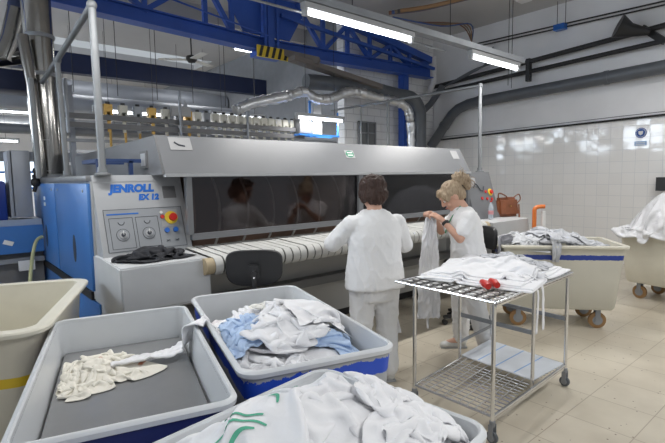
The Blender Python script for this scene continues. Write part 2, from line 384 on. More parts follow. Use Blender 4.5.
# ceiling; openings over the near floor are added to let in sky light
cm = M()
def ceiling_with_holes(holes, x0, x1, y0, y1):
    ys = sorted(set([y0, y1]+[h[2] for h in holes]+[h[3] for h in holes])); xs = sorted(set([x0, x1]+[h[0] for h in holes]+[h[1] for h in holes]))
    for i in range(len(xs)-1):
        for j in range(len(ys)-1):
            cx, cy = (xs[i]+xs[i+1])/2, (ys[j]+ys[j+1])/2
            if any(h[0] < cx < h[1] and h[2] < cy < h[3] for h in holes): continue
            cm.box(xs[i], xs[i+1], ys[j], ys[j+1], CZ, CZ+.15)
ceiling_with_holes([(-3, 2, -4, 1.0), (3.6, 7.6, -3.5, .6), (1.5, 6.0, 12.0, 13.2)], -6, 9.4, -6, 19)
struct('ceiling', cm, CEIL)
struct('wall_right', b_(RW, RW+.2, -6, BW+.2, 0, 2.5), TILEM)
struct('wall_right_upper', b_(RW+.02, RW+.2, -6, BW+.2, 2.5, CZ), PLASTER)
struct('wall_back', b_(6.35, RW, BW, BW+.2, 0, CZ), BRICKM)
struct('wall_return', b_(6.35, 6.55, BW+.2, FW, 0, CZ), mat('shaded_hall_wall', (.24, .25, .27), .8))  # darker than the plaster: shade of the hall put into the wall colour
struct('wall_far', M().box(-6, 6.5, FW, FW+.2, 0, 1.4).box(-6, 6.5, FW, FW+.2, 2.45, CZ).box(2.6, 6.5, FW, FW+.2, 1.4, 2.45).box(-6, 0, FW, FW+.2, 1.4, 2.45), PLASTER)
struct('wall_left', M().box(-5.2, -5, 4.2, 19, 0, 2.65).box(-5.2, -5, 4.2, 19, 3.6, CZ), PLASTER)
for k, y in enumerate((4.2, 5.9, 7.6, 9.3, 11, 12.7)):
    struct('trim_%d' % (k+1), b_(-5.2, -5, y, y+.35, 2.65, 3.6), PLASTER)
for k, y in enumerate((4.55, 6.25, 7.95, 9.65, 11.35, 13.05)):
    q = struct('window_%d' % (k+3), b_(-5.15, -5.12, y, y+1.35, 2.65, 3.6), DAYGLASS); part('window_frame', M().box(-5.12, -5.08, y+.66, y+.70, 2.65, 3.6).box(-5.12, -5.08, y, y+1.35, 3.10, 3.14), PLASTER, q)
# far window: blue frames, bright panes
wn = struct('window_1', M().box(0, 2.6, FW+.08, FW+.1, 1.4, 2.45), GLASS)
fm = M()
for x in (.0, .5, 1.0, 1.5, 2.0, 2.54): fm.box(x, x+.07, FW-.03, FW+.07, 1.4, 2.45)
for z in (1.38, 1.9, 2.38): fm.box(0, 2.6, FW-.03, FW+.07, z, z+.07)
part('window_frame', fm, MBLUE, wn)
# steel window in the brick wall
wb = struct('window_2', M().box(6.72, 7.2, BW-.02, BW-.005, 2.1, 2.72), mat('dull_grey_pane', (.16, .17, .18), .25))
fm = M()
for x in (6.7, 6.95, 7.18): fm.box(x, x+.03, BW-.05, BW-.02, 2.08, 2.74)
for z in (2.08, 2.5, 2.72): fm.box(6.7, 7.21, BW-.05, BW-.02, z, z+.025)
part('window_frame', fm, STEEL, wb)

# ---- navy beam and rooflight strip behind
struct('trim_7', b_(-6, 6.5, 9.9, 10.1, 3.62, 3.98), NAVYB)
struct('trim_8', b_(-6, 6.35, 8.3, 8.5, 4.5, CZ), CEIL)
# ---- blue roof truss
tr = thing('roof_truss', (4.5, 6.8, 3.65), 'deep blue steel lattice truss crossing under the ceiling above the ironing machine', 'roof truss')
TY = 6.8
def tz(x, s=0): return 3.79+(3.70-3.79)*(x-1.8)/2.6 if x < 4.4 else 3.70+(3.80-3.70)*(x-4.4)/4.2
m = M()
for (xa, xb) in ((-3, 4.4), (4.4, 8.7)):
    za, zb = tz(xa)+.09, tz(xb)+.09
    m.bar((xa, TY, za), (xb, TY, zb), .03, .20)
    m.bar((xa, TY, za-.10), (xb, TY, zb-.10), .22, .02); m.bar((xa, TY, za+.10), (xb, TY, zb+.10), .16, .02)
part('bottom_chord', m, TRUSS, tr)
m = M(); m.bar((-3, TY, 4.68), (5.3, TY, 4.68), .14, .12); m.bar((5.3, TY, 4.66), (8.7, TY, 4.18), .14, .14)
part('top_chord', m, TRUSS, tr)
m = M(); m.bar((4.4, TY, 3.72), (4.4, TY, 4.7), .26, .12, (1, 0, 0)); m.box(4.15, 4.65, TY-.14, TY+.14, 3.60, 3.68)
m.bar((4.28, TY-.14, 3.7), (4.28, TY-.14, 4.7), .05, .02, (0, 1, 0)); m.bar((4.52, TY-.14, 3.7), (4.52, TY-.14, 4.7), .05, .02, (0, 1, 0))
part('splice_column', m, TRUSS, tr)
for sgn in (-1, 1):
    part('gusset_plate', M().prism([(4.4+sgn*.12, TY-.012, 3.95), (4.4+sgn*.45, TY-.012, 3.95), (4.4+sgn*.85, TY-.012, 4.6), (4.4+sgn*.12, TY-.012, 4.6)], (0, .024, 0)), TRUSS, tr)
def topz(x): return 4.66 if x < 5.3 else 4.66-.48*(x-5.3)/3.4
xs = [-.9, .4, 1.5, 2.4, 3.3, 3.75, 5.0, 5.6, 6.2, 6.8, 7.4, 8.0, 8.6]
for i in range(len(xs)-1):
    a, b = xs[i], xs[i+1]
    if a == 3.75: continue
    if i % 2: q = ((a, TY, tz(a)+.18), (b, TY, topz(b)-.05))
    else: q = ((a, TY, topz(a)-.05), (b, TY, tz(b)+.18))
    part('diagonal_brace', M().bar(*q, .07, .07), TRUSS, tr)
    part('upright', M().bar((b, TY, tz(b)+.18), (b, TY, topz(b)-.05), .06, .07), TRUSS, tr)
part('tie_rod', M().cyl((-1, TY-.2, 4.62), (4.3, TY-.2, 3.9), .014, 8), TRUSS, tr)
part('secondary_chord', M().bar((4.6, TY-.12, 4.30), (8.7, TY-.12, 3.98), .06, .06), TRUSS, tr)
m = M().box(4.10, 4.70, TY-.17, TY-.145, 3.56, 3.74)
ht = part('hazard_tape', m, YELLOW, tr, label='yellow and black hazard tape')
for k in range(5):
    x = 4.12+k*.12
    part('hazard_stripe', M().prism([(x, TY-.18, 3.565), (x+.05, TY-.18, 3.565), (x+.10, TY-.18, 3.735), (x+.05, TY-.18, 3.735)], (0, .012, 0)), BLACK, ht)
solo('steel_column', M().box(7.80, 7.96, BW-.30, BW-.14, 0, 3.85), TRUSS, 'blue steel column standing before the white brick wall below the truss end', 'column')

# ---- light grey/dark sheet ducts behind the truss
solo('air_duct', M().tube([(-3, 12, 3.62), (6.3, 12, 3.68)], .23, 20), DUCTGREY, 'wide grey air duct hung crosswise far behind the navy beam', 'air duct')
solo('air_duct', M().tube([(-3, 10.9, 3.2), (6.3, 10.9, 3.2)], .19, 20), DUCTGREY, 'lower grey air duct nearer than the wide one, above the clamp rail', 'air duct')
solo('air_duct', M().tube([(-3, 15.2, 3.15), (6.3, 15.2, 3.15)], .24, 20), STEEL, 'farthest steel air duct seen between the two pipe posts at left', 'air duct')
solo('air_duct', M().tube([(-3, 13.2, 2.86), (2.6, 13.2, 2.86)], .12, 16), STEEL, 'thin steel duct low at far left above the blue framed window', 'air duct')
solo('air_duct', M().bar((3.0, 8.4, 4.3), (5.1, 6.3, 3.55), .22, .10), mat('brown_grey_duct', (.16, .14, .13), .6), 'flat dark brown duct slanting behind the hazard tape', 'air duct')
solo('air_duct', M().bar((4.6, 6.4, 3.55), (6.6, 6.35, 3.3), .2, .08), MATS['brown_grey_duct'], 'flat dark duct running right from the hazard tape to the foil duct', 'air duct')

# ---- ceiling fan
fn = thing('ceiling_fan', (4.05, 9.0, 3.9), 'white ceiling fan hanging on a thin rod behind the blue truss', 'ceiling fan')
part('rod', M().cyl((4.05, 9, 3.95), (4.05, 9, CZ), .015, 8), BLACK, fn)
part('motor', M().lathe([(.03, 4.05), (.1, 4.02), (.11, 3.96), (.06, 3.9)], (4.05, 9, 0)), BLACK, fn)
for k in range(3):
    a = 2*PI*k/3+.5; d = Vector((math.cos(a), math.sin(a), 0)); c = Vector((4.05, 9, 3.96))
    part('blade', M().bar(c+d*.1, c+d*.62, .15, .012), PAPER, fn)

# ---- fluorescent lamps
def lamp(loc, length, axis, label, group=None, watts=TUBE_W, color=(1.0, .985, .96), hang=True):
    t = thing('tube_light', loc, label, 'tube light', group)
    x, y, z = loc; d = Vector((1, 0, 0)) if axis == 'x' else Vector((0, 1, 0)); c = Vector(loc); a = c-d*length/2; b = c+d*length/2
    part('housing', M().bar(a+Vector((0, 0, .055)), b+Vector((0, 0, .055)), .07, .05), MLIGHT, t)
    tb = part('tube', M().tube([a+d*.03, b-d*.03], .019, 12), TUBE, t)
    if hang:
        for e in (a+d*length*.2, b-d*length*.2): part('hanger_wire', M().cyl(e+Vector((0, 0, .08)), (e.x, e.y, CZ), .004, 6), BLACK, t)
    for e in (a+d*.02, b-d*.02): part('end_cap', M().bar(e-d*.02, e+d*.02, .04, .06), MLIGHT, t)
    ld = bpy.data.lights.new('tube_glow', 'AREA'); ld.shape = 'RECTANGLE'; ld.size = length; ld.size_y = .08; ld.energy = watts; ld.color = color
    lo = bpy.data.objects.new('tube_glow', ld); COL.objects.link(lo); lo.parent = t; lo.location = (0, 0, -.03)
    if axis == 'y': lo.rotation_euler = (0, 0, PI/2)
    return t
LY, LZ = 3.27, 3.0
ch = thing('lamp_channel', (4.2, LY, LZ+.1), 'long galvanised channel carrying the fluorescent tubes over the belt table', 'lamp channel')
part('channel', M().box(-4, 6.15, LY-.05, LY+.05, LZ+.085, LZ+.15), STEEL, ch)
part('conduit', M().cyl((0, LY+.10, LZ+.03), (4.6, LY+.10, LZ+.03), .01, 8), STEEL, ch)
part('conduit', M().cyl((0, LY+.14, LZ+.05), (4.4, LY+.14, LZ+.05), .01, 8), STEEL, ch)
for x in (-2, .8, 3.05, 4.55, 5.9): part('hanger_wire', M().cyl((x, LY, LZ+.15), (x, LY, CZ), .005, 6), BLACK, ch)
lamp((3.19, LY, LZ), 1.42, 'x', 'nearest lit fluorescent tube, under the channel at the top centre', hang=False)
lamp((5.50, LY, LZ), 1.12, 'x', 'lit fluorescent tube under the right end of the lamp channel', hang=False)
lamp((.6, LY, LZ), 1.42, 'x', 'added fluorescent tube under the channel, out of view to the left')  # unseen tube added on the channel for more light from above
lamp((5.15, 6.35, 2.60), 1.05, 'x', 'lit fluorescent tube hanging in front of the blue wall bracket behind the machine', watts=16)
lamp((1.0, -1.2, 3.4), 1.5, 'x', 'added fluorescent tube out of view, brightening the linen bins from behind', watts=TUBE_W*1.6)  # unseen lamp added to brighten the bins
lamp((4.5, -.6, 3.4), 1.5, 'x', 'added fluorescent tube out of view, brightening the near floor by the trolley', watts=TUBE_W*1.6)  # extra lamp outside the view, added to light the near floor
lamp((7.2, 1.4, 3.9), 1.5, 'y', 'added fluorescent tube out of view above the linen carts', watts=TUBE_W*1.3)  # added lamp out of view, lights the carts from above
for i, (x, y, z, L) in enumerate([(1.2, 14, 3.60, 1.5), (3.2, 14, 3.6, 1.5), (1.6, 14, 3.33, 2.2), (1.0, 14, 2.62, 1.4), (4.4, 14, 3.1, 1.5), (2.6, 8.2, 2.72, 1.2), (4.6, 8.2, 2.80, 1.2)]):
    lamp((x, y, z), L, 'x', ['topmost far tube light left of the tall duct', 'far tube light right of the leaning pipe posts', 'second far tube light from the top at left', 'lowest far tube light above the blue framed window',
         'far tube light behind the right end of the clamp rail', 'tube light just behind the left clamps', 'tube light just behind the middle clamps'][i])
for i, (x, y, z) in enumerate([(2.65, 11, 4.08), (4.9, 11, 4.06), (4.95, 8.0, 4.02)]):
    lamp((x, y, z), 1.1, 'x', ['small tube light under the navy beam, left one', 'small tube light under the navy beam, middle one', 'pair tube light shining under the truss right of the hazard tape'][i], watts=8)

# ---- tall shiny exhaust ducts at the left
dt = thing('exhaust_duct', (.98, 5.95, 1.66), 'tall shiny steel exhaust duct rising from the machine top at left', 'exhaust duct')
part('pipe', M().tube([(.98, 5.95, 1.66), (.98, 5.95, 2.1), (.97, 5.97, 3.0), (.96, 5.98, CZ)], .14, 28), SHINY, dt)
for z in (1.72, 2.05, 2.75, 3.15): part('clamp_ring', M().lathe([(.141, z-.02), (.150, z), (.141, z+.02)], (.975, 5.96, 0), 28), STEEL, dt)
part('flange', M().lathe([(.17, 1.645), (.17, 1.68), (.14, 1.69)], (.98, 5.95, 0), 28), STEEL, dt)
dt = thing('exhaust_duct', (.80, 5.85, 1.66), 'thinner shiny duct beside the tall one, its left neighbour', 'exhaust duct')
part('pipe', M().tube([(.86, 5.7, 1.66), (.84, 5.75, 2.6), (.80, 5.8, 3.1)], .055, 16), SHINY, dt)
dt = thing('exhaust_duct', (.7, 6.6, 3.0), 'short leaning duct with a ring in the top left corner', 'exhaust duct')
part('pipe', M().tube([(.70, 6.6, 3.0), (.80, 6.6, 3.25), (1.0, 6.6, 4.0), (1.1, 6.6, CZ)], .11, 24), SHINY, dt)
part('ring', M().tube([(.895, 6.6, 3.58), (.915, 6.6, 3.66)], .12, 24), NAVYB, dt)
part('elbow', M().tube([(-.5, 6.6, 2.98), (.4, 6.6, 2.98), (.66, 6.6, 3.0), (.95, 6.6, 3.08)], .09, 20), SHINY, dt)
solo('beam_end', M().box(-2, 1.0, 6.3, 6.7, 2.62, 2.85, .03), NAVYB, 'dark navy box beam end under the leaning duct at far left', 'box')

# ---- foil duct and dark ducts behind on the right
solo('flexible_duct', M().tube(spline([(3.42, 6.2, 2.60), (3.76, 6.2, 2.74), (4.31, 6.2, 2.88), (4.67, 6.2, 2.99), (4.93, 6.2, 2.91), (5.24, 6.2, 2.93), (5.63, 6.2, 3.08), (5.9, 6.2, 3.11), (6.33, 6.2, 3.07), (6.8, 6.2, 3.04), (7.1, 6.2, 3.0), (7.28, 6.2, 2.85), (7.34, 6.2, 2.5), (7.35, 6.2, 1.9)], 10), [.082+rnd.uniform(-.013, .013) for _ in range(131)], 18), FOIL, 'crinkled silver foil duct snaking under the truss and down at right', 'flexible duct')
solo('ventilation_duct', M().tube(spline([(5.0, 6.55, 3.25), (5.6, 6.5, 3.27), (6.4, 6.5, 3.30), (7.2, 6.5, 3.25), (7.73, 6.5, 3.22), (7.97, 6.5, 3.0), (8.0, 6.5, 2.6), (8.0, 6.5, 1.8)], 6), .13, 18), GREYPIPE, 'dark grey duct running beside the foil duct and dropping near the corner', 'ventilation duct')
solo('ventilation_duct', M().tube([(8.9, 6.6, 3.6), (8.6, 6.7, 3.2), (8.2, 6.75, 2.9)], .07, 14), GREYPIPE, 'short dark pipe branching up to the corner of the walls', 'ventilation duct')
gp = thing('drain_pipe', (9.0, 4, 3.2), 'thick dark grey pipe along the right wall bending down near the corner', 'pipe')
part('pipe', M().tube([(9.02, -2, 3.36), (9.02, 2.38, 3.275), (9.02, 5.75, 3.17), (9.02, 6.0, 3.15), (9.02, 6.25, 3.08), (9.02, 6.42, 2.97), (9.02, 7.0, 2.3)], .11, 18), GREYPIPE, gp)
for p, q in (((9.02, 5.68, 3.17), (9.02, 5.76, 3.17)), ((9.02, 6.60, 2.77), (9.02, 6.65, 2.71)), ((9.02, 3.2, 3.25), (9.02, 3.27, 3.248))): part('coupling', M().cyl(p, q, .12, 18), GREYPIPE, gp)
solo('drain_pipe', M().tube([(9.05, -2, 4.08), (9.05, 2.4, 3.93), (9.05, 7.0, 3.66)], .045, 10), BLACKPIPE, 'upper one of the two parallel black pipes on the right wall', 'pipe')
solo('drain_pipe', M().tube([(9.05, -2, 3.74), (9.05, 2.4, 3.69), (9.05, 7.0, 3.52)], .04, 10), BLACKPIPE, 'lower one of the two parallel black pipes on the right wall', 'pipe')
solo('pipe_bracket', M().box(9.0, 9.1, 4.62, 4.70, 3.42, 3.85), BLACKPIPE, 'black bracket hanging off the two black wall pipes', 'bracket')
bk = thing('horn_speaker', (9.0, 2.9, 3.7), 'black horn shaped fitting on the black pipes at top right', 'speaker')
part('horn', M().tube([(8.75, 3.0, 4.0), (8.85, 2.85, 3.92), (8.95, 2.6, 3.85)], [.19, .11, .05], 16), BLACK, bk)
part('arm', M().bar((9.1, 2.75, 3.98), (9.0, 2.4, 3.66), .05, .10), BLACK, bk)
solo('cable', M().tube([(9.17, -1, 2.62), (9.17, 1.95, 2.545), (9.17, 5.0, 2.485), (9.17, 7, 2.44)], .018, 8), BLACKPIPE, 'black cable running along the top edge of the white tiles', 'cable')
solo('cable', M().tube([(9.17, 0, 2.62), (9.17, 3, 2.58), (9.17, 5.4, 2.53), (9.17, 7, 2.5)], .006, 6), GREYPIPE, 'thin grey wire drooping just above the black cable', 'cable')
solo('conduit', M().cyl((9.12, 0, 4.26), (9.12, 5.9, 4.42), .014, 8), BLACKPIPE, 'upper thin conduit high on the right wall', 'conduit')
solo('conduit', M().cyl((9.12, 0, 4.20), (9.12, 5.9, 4.36), .014, 8), BLACKPIPE, 'lower thin conduit high on the right wall', 'conduit')
solo('cable_clip', M().box(9.0, 9.14, 3.98, 4.18, 4.26, 4.36), BLUEBTN, 'small blue clip on the thin conduits', 'clip')
for k, (x, y) in enumerate([(9.05, 4.13), (9.05, 3.98), (8.3, 4.6), (8.0, 4.5)]):
    solo('hanger_wire', M().cyl((x, y, 3.2 if k > 1 else 4.34), (x, y, CZ), .006, 6), BLACK, ['thin wire above the blue clip, left', 'thin wire above the blue clip, right', 'long thin wire near the lamp channel end, right one', 'long thin wire near the lamp channel end, left one'][k], 'wire')
# cables on the ceiling
cc = [(.22, .10, .06), (.05, .10, .28), (.22, .17, .12), (.05, .05, .06), (.28, .16, .08)]
for k in range(5):
    solo('ceiling_cable', M().tube(spline([(6.5+.02*k, 6.0-.05*k, 4.55), (6.95, 5.6-.05*k, 4.6), (7.2, 4.8-.045*k, 4.62), (7.6+.02*k, 3.2, 4.66), (7.8, 1.0, 4.66)], 5), .034, 6), mat('cable_colour_%d' % k, cc[k], .6),
         ['rust red', 'blue', 'tan', 'black', 'orange'][k]+' cable of the bundle running below the ceiling', 'cable', 'ceiling cables')
for k in range(4):
    solo('ceiling_cable', M().tube(spline([(6.6, 6.0, 4.5), (7.2+.1*k, 5.9-.1*k, 4.5-.03*k), (8.1+.05*k, 5.6-.05*k, 4.55), (8.9, 5.85, 4.42)], 5), .013, 6), MATS['cable_colour_%d' % ((k*2) % 5)],
         ['rust red', 'tan', 'orange', 'blue'][k]+' loose cable sagging between the bundle and the wall conduits', 'cable', 'loose ceiling cables')
solo('junction_box', M().box(8.2, 8.42, 4.3, 4.5, 4.70, CZ), PLASTER, 'small white box on the ceiling near the thin wires', 'box')
solo('smoke_detector', M().lathe([(.12, 4.78), (.13, 4.72), (.08, 4.68), (.03, 4.67)], (6.2, 4.9, 0)), PLASTER, 'round white detector on the ceiling above the channel', 'smoke detector')
solo('plastic_pipe', M().tube([(8.9, 6.85, 4.3), (8.9, 6.85, 3.75), (8.75, 6.85, 3.5)], .07, 12), PLASTER, 'short white pipe at the corner beside the truss end', 'pipe')
for k in range(3):
    solo('power_cable', M().tube(spline([(8.9, 5.6-.12*k, 4.2), (9.0, 5.55-.12*k, 3.95), (9.0, 5.9, 3.8+.02*k), (9.0, 6.6, 3.62)], 5), .018, 6), GREYPIPE, ['left', 'middle', 'right'][k]+' of the grey cables curving down onto the black pipes', 'cable')
# sign
sg = thing('safety_sign', (9.19, 2.73, 2.04), 'round blue safety sign over a small blue text plate on the tiled wall', 'sign')
part('disc', M().lathe([(.085, 0), (.085, .006)], (9.188, 2.73, 2.27), 28, 'x'), mat('sign_blue', (.02, .08, .32), .4), sg)
part('ring', M().lathe([(.073, 0), (.073, .003)], (9.184, 2.73, 2.27), 28, 'x'), PAPER, sg)
part('inner_disc', M().lathe([(.067, 0), (.067, .003)], (9.180, 2.73, 2.27), 28, 'x'), MATS['sign_blue'], sg)
part('symbol', M().prism([(9.178, 2.765, 2.30), (9.178, 2.695, 2.30), (9.178, 2.70, 2.25), (9.178, 2.73, 2.23), (9.178, 2.76, 2.25)], (.003, 0, 0)), PAPER, sg)
part('text_plate', M().box(9.186, 9.195, 2.64, 2.82, 2.06, 2.13), mat('sign_pale_blue', (.3, .45, .7), .4), sg)
for z in (2.072, 2.10): part('text_line', M().box(9.182, 9.187, 2.66, 2.80, z, z+.010), PAPER, sg)
solo('junction_box', M().box(9.0, 9.19, 2.2, 2.43, 1.30, 1.52), BLACK, 'small black box on the tiles at the right edge', 'box')

# blue bracket frame with a white box behind the machine
bf = thing('bracket_frame', (5.1, 6.6, 2.3), 'blue metal bracket frame carrying a white box behind the machine', 'bracket')
part('frame', M().bar((4.74, 6.6, 2.33), (5.6, 6.6, 2.33), .04, .03).bar((4.74, 6.4, 2.33), (5.6, 6.4, 2.33), .04, .03).bar((5.03, 6.5, 2.3), (5.03, 6.5, 3.0), .03, .03).bar((5.58, 6.4, 2.33), (5.58, 6.4, 2.75), .02, .02).bar((4.74, 6.4, 2.33), (4.74, 6.6, 2.33), .03, .03), mat('bright_blue_paint', (.05, .25, .75), .4), bf)
part('box', M().box(5.07, 5.25, 6.45, 6.6, 2.36, 2.9), PAPER, bf)
part('shelf', M().box(4.76, 5.0, 6.42, 6.6, 2.36, 2.62), MDARK, bf)

# ------------------------------------------------------------------ the ironing machine
ir = thing('flatwork_ironer', (3.4, 3.5, 0), 'long grey industrial roll ironer with smoked window, belt table and blue side panels', 'ironing machine')
HX0, HX1, WY, HT, HB = 1.33, 5.33, 3.5, 1.95, 1.645
# hood
m = M(); sec = [(WY, HB), (WY+.17, HT), (6.4, HT-.045), (6.4, 1.2), (WY+.60, 1.2), (WY+.60, HB-.01)]
m.prism([(HX0, y, z) for y, z in sec], (HX1-HX0, 0, 0)); hood = part('hood', m, MGREY, ir)
n_ = Vector((0, -(HT-HB), .17)).normalized(); up_ = Vector((0, .17, HT-HB)).normalized()
part('hood_seam', M().box(HX0+.0, HX1, WY-.012, WY+.04, HB-.02, HB+.004), MLIGHT, hood)
part('end_panel_seam', M().bar((HX0-.003, WY+.02, HB), (HX0-.003, WY+.17, HT), .006, .02, (1, 0, 0)), MDARK, hood)
def on_hood(x, t): return Vector((x, WY+.17*t, HB+(HT-HB)*t))+n_*.004
def hood_patch(x0, x1, t0, t1, name, mt, lift=0, par=hood):
    mm = M(); mm.prism([on_hood(x0, t0)+n_*lift, on_hood(x1, t0)+n_*lift, on_hood(x1, t1)+n_*lift, on_hood(x0, t1)+n_*lift], -n_*.003); return part(name, mm, mt, par, None)
lb = hood_patch(1.42, 1.60, .62, .95, 'warning_label', mat('label_grey', (.36, .36, .365), .5))
lm = M().tube([on_hood(1.46, .82)+n_*.003, on_hood(1.49, .75)+n_*.003, on_hood(1.54, .72)+n_*.003], .006, 6); part('label_mark', lm, INK, lb)
gs = M(); c = on_hood(3.30, .63); gs.prism([c+Vector((1, 0, 0))*.055*math.cos(a)+up_*.038*math.sin(a) for a in [2*PI*k/20 for k in range(20)]], n_*.002); g_ = part('green_sticker', gs, GREENST, hood)
for dz in (-.015, .015): part('sticker_text', M().prism([c+Vector((-.035, 0, 0))+up_*(dz-.006)+n_*.003, c+Vector((.035, 0, 0))+up_*(dz-.006)+n_*.003, c+Vector((.035, 0, 0))+up_*(dz+.006)+n_*.003, c+Vector((-.035, 0, 0))+up_*(dz+.006)+n_*.003], n_*.001), PAPER, g_)
part('sticker_border', M().prism([c+Vector((x, 0, 0))+up_*y-n_*.002 for x, y in ((-.062, -.045), (.062, -.045), (.062, .045), (-.062, .045))], n_*.002), MATS['label_grey'], hood)
hood_patch(5.08, 5.22, .55, .9, 'rating_plate', MATS['label_grey'])
lt = M(); lt.box(HX0-.012, HX0, 3.86, 4.02, 1.70, 1.84); lp = part('side_latch', lt, MDARK, hood); part('latch_plate', M().box(HX0-.016, HX0-.011, 3.89, 3.99, 1.72, 1.82), MLIGHT, lp)
# window
wx = [1.52, 3.36, 5.30]
for k in range(2):
    part('window_pane', M().box(wx[k]+.02, wx[k+1]-.03, WY+.03, WY+.036, 1.175, 1.625), SMOKE, ir, None, label='smoked glass pane')
part('window_frame', M().box(1.52, 5.33, WY, WY+.05, 1.125, 1.175).box(1.49, 5.33, WY, WY+.05, 1.62, 1.648).box(1.49, 1.535, WY, WY+.05, 1.17, 1.62).box(3.33, 3.39, WY, WY+.05, 1.17, 1.62).box(5.28, 5.33, WY, WY+.05, 1.17, 1.62), MGREY, ir)
# padded rolls inside
PAD = mat('roll_padding', (.24, .155, .125), .55, 0, .25, 3)
def roll(cy, r):
    m = M(); m.tube([(1.6, cy, 1.32), (5.25, cy, 1.32)], r, 40); rl = part('padded_roll', m, PAD, ir)
    for x in [1.8+.27*i for i in range(13)]: part('guide_tape', M().lathe([(r+.002, x), (r+.006, x+.004), (r+.006, x+.020), (r+.002, x+.024)], (0, cy, 1.32), 40, 'x'), PAPER, rl)
roll(4.0, .40)
part('inner_housing', M().box(1.5, 5.33, 4.5, 4.55, .9, 1.64), BLACK, ir)
# belt table
part('feed_table', M().box(1.48, 5.08, 3.12, WY+.1, .985, 1.012), BELTGAP, ir)
bx0, bx1, nb = 1.50, 5.06, 47; pitch = (bx1-bx0)/nb
sec = [(WY+.12, 1.03), (WY+.12, 1.022)]
for k in range(nb):
    x = bx0+k*pitch; m = M()
    prof = [(3.6, 1.064), (3.14, 1.042)]+[(3.135-.068*math.sin(a), .975+.068*math.cos(a)) for a in [PI*j/9 for j in range(1, 10)]]+[(3.3, .905)]
    inner = [(3.6, 1.060), (3.14, 1.038)]+[(3.135-.064*math.sin(a), .975+.064*math.cos(a)) for a in [PI*j/9 for j in range(1, 10)]]+[(3.3, .910)]
    dz = rnd.uniform(-.002, .002); wdt = pitch*rnd.uniform(.80, .90)
    m.prism([(x, y, z+dz) for y, z in prof+inner[::-1]], (wdt, 0, 0)); part('belt_band', m, BELT, ir, 50)
part('front_roller', M().cyl((1.46, 3.135, .975), (5.08, 3.135, .975), .058, 24), BELTGAP, ir)
part('roller_end', M().cyl((1.435, 3.135, .975), (1.50, 3.135, .975), .060, 24), TAN, ir)
part('roller_end', M().cyl((5.06, 3.135, .975), (5.13, 3.135, .975), .060, 24), TAN, ir)
# lower body
part('lower_panel', M().box(1.45, 5.45, 3.85, 3.9, .14, .95), MLOW, ir)
part('lower_beam', M().box(1.45, 5.45, 3.72, 3.86, .50, .58), MGREY, ir)
part('plinth', M().box(1.2, 5.6, 4.0, 6.3, 0, .16), BLACK, ir)
part('body_frame', M().box(.92, 5.5, 3.9, 6.25, .16, 1.2), MDARK, ir)
# left end: blue side panels
part('side_frame', M().box(.875, HX0+.02, 3.78, 6.27, .74, 1.60), MLIGHT, ir)
part('top_cover', M().box(.855, HX0+.05, 3.82, 6.28, 1.595, 1.645, .01), MGREY, ir)
for (y0, y1) in ((3.80, 4.99), (5.03, 6.22)):
    pn = part('side_panel', M().box(.852, .878, y0, y1, .775, 1.585, .004), MBLUE, ir, label='blue side panel')
    yc = y0+.52 if y0 < 4 else y0+.55
    for yy in (y0+.12, y1-.12): part('screw', M().cyl((.846, yy, 1.53), (.853, yy, 1.53), .012, 10), MLIGHT, pn)
    part('hand_hole', M().lathe([(.001, -.001), (.055, -.0005), (.055, .001)], (0, 0, 0), 20, 'x').xf(Matrix.Translation((.851, yc, 1.05)) @ Matrix.Diagonal((1, 1, 2.1, 1))), BLACK, pn)
for zz in (1.42, 1.36): part('panel_label', M().box(.848, .853, 5.52, 5.60, zz, zz+.035), PAPER, ir)
part('floor_rail', M().box(.85, .90, 3.85, 6.25, .70, .765), BLACK, ir)
part('lower_side_panel', M().box(.865, .90, 3.7, 6.25, .14, .69), MBLUE, ir, label='blue lower side panel')
# control console
c0, c1 = Vector((0, 3.6, 1.05)), Vector((0, 3.8, 1.645)); cu = (c1-c0).normalized(); cn = Vector((0, -cu.z, cu.y))
m = M(); m.prism([(.89, 3.6, 1.05), (.89, 3.8, 1.645), (.89, 4.0, 1.645), (.89, 4.0, 1.0), (.89, 3.6, 1.0)], (.67, 0, 0)); con = part('control_console', m, MLIGHT, ir)
def cp(x, t, l=0): return Vector((x, 0, 0))+c0+cu*t+cn*l
def cface(x0, x1, t0, t1, l, name, mt, par=con, rnd_=0):
    return part(name, M().prism([cp(x0, t0, l), cp(x1, t0, l), cp(x1, t1, l), cp(x0, t1, l)], -cn*.003), mt, par, None)
part('brand_lettering', M().text('JENROLL', cp(1.0, .492, .001), (1, 0, 0), cu, .082, .0015, .2, .005), LETTER, con)
part('brand_lettering', M().text('EX 12', cp(1.20, .425, .001), (1, 0, 0), cu, .062, .0015, .2, .004), LETTER, con)
cface(1.395, 1.50, .43, .53, .002, 'grey_plate', MDARK)
pan = cface(.93, 1.52, .03, .355, .004, 'control_panel', mat('panel_grey', (.29, .305, .325), .4))
for a in ((.93, 1.52, .352, .355), (.93, 1.52, .03, .033), (.93, .933, .03, .355), (1.517, 1.52, .03, .355)): cface(*a, .0055, 'panel_edge', INK, pan)
cface(.95, 1.18, .312, .322, .006, 'panel_blue_line', LETTER, pan)
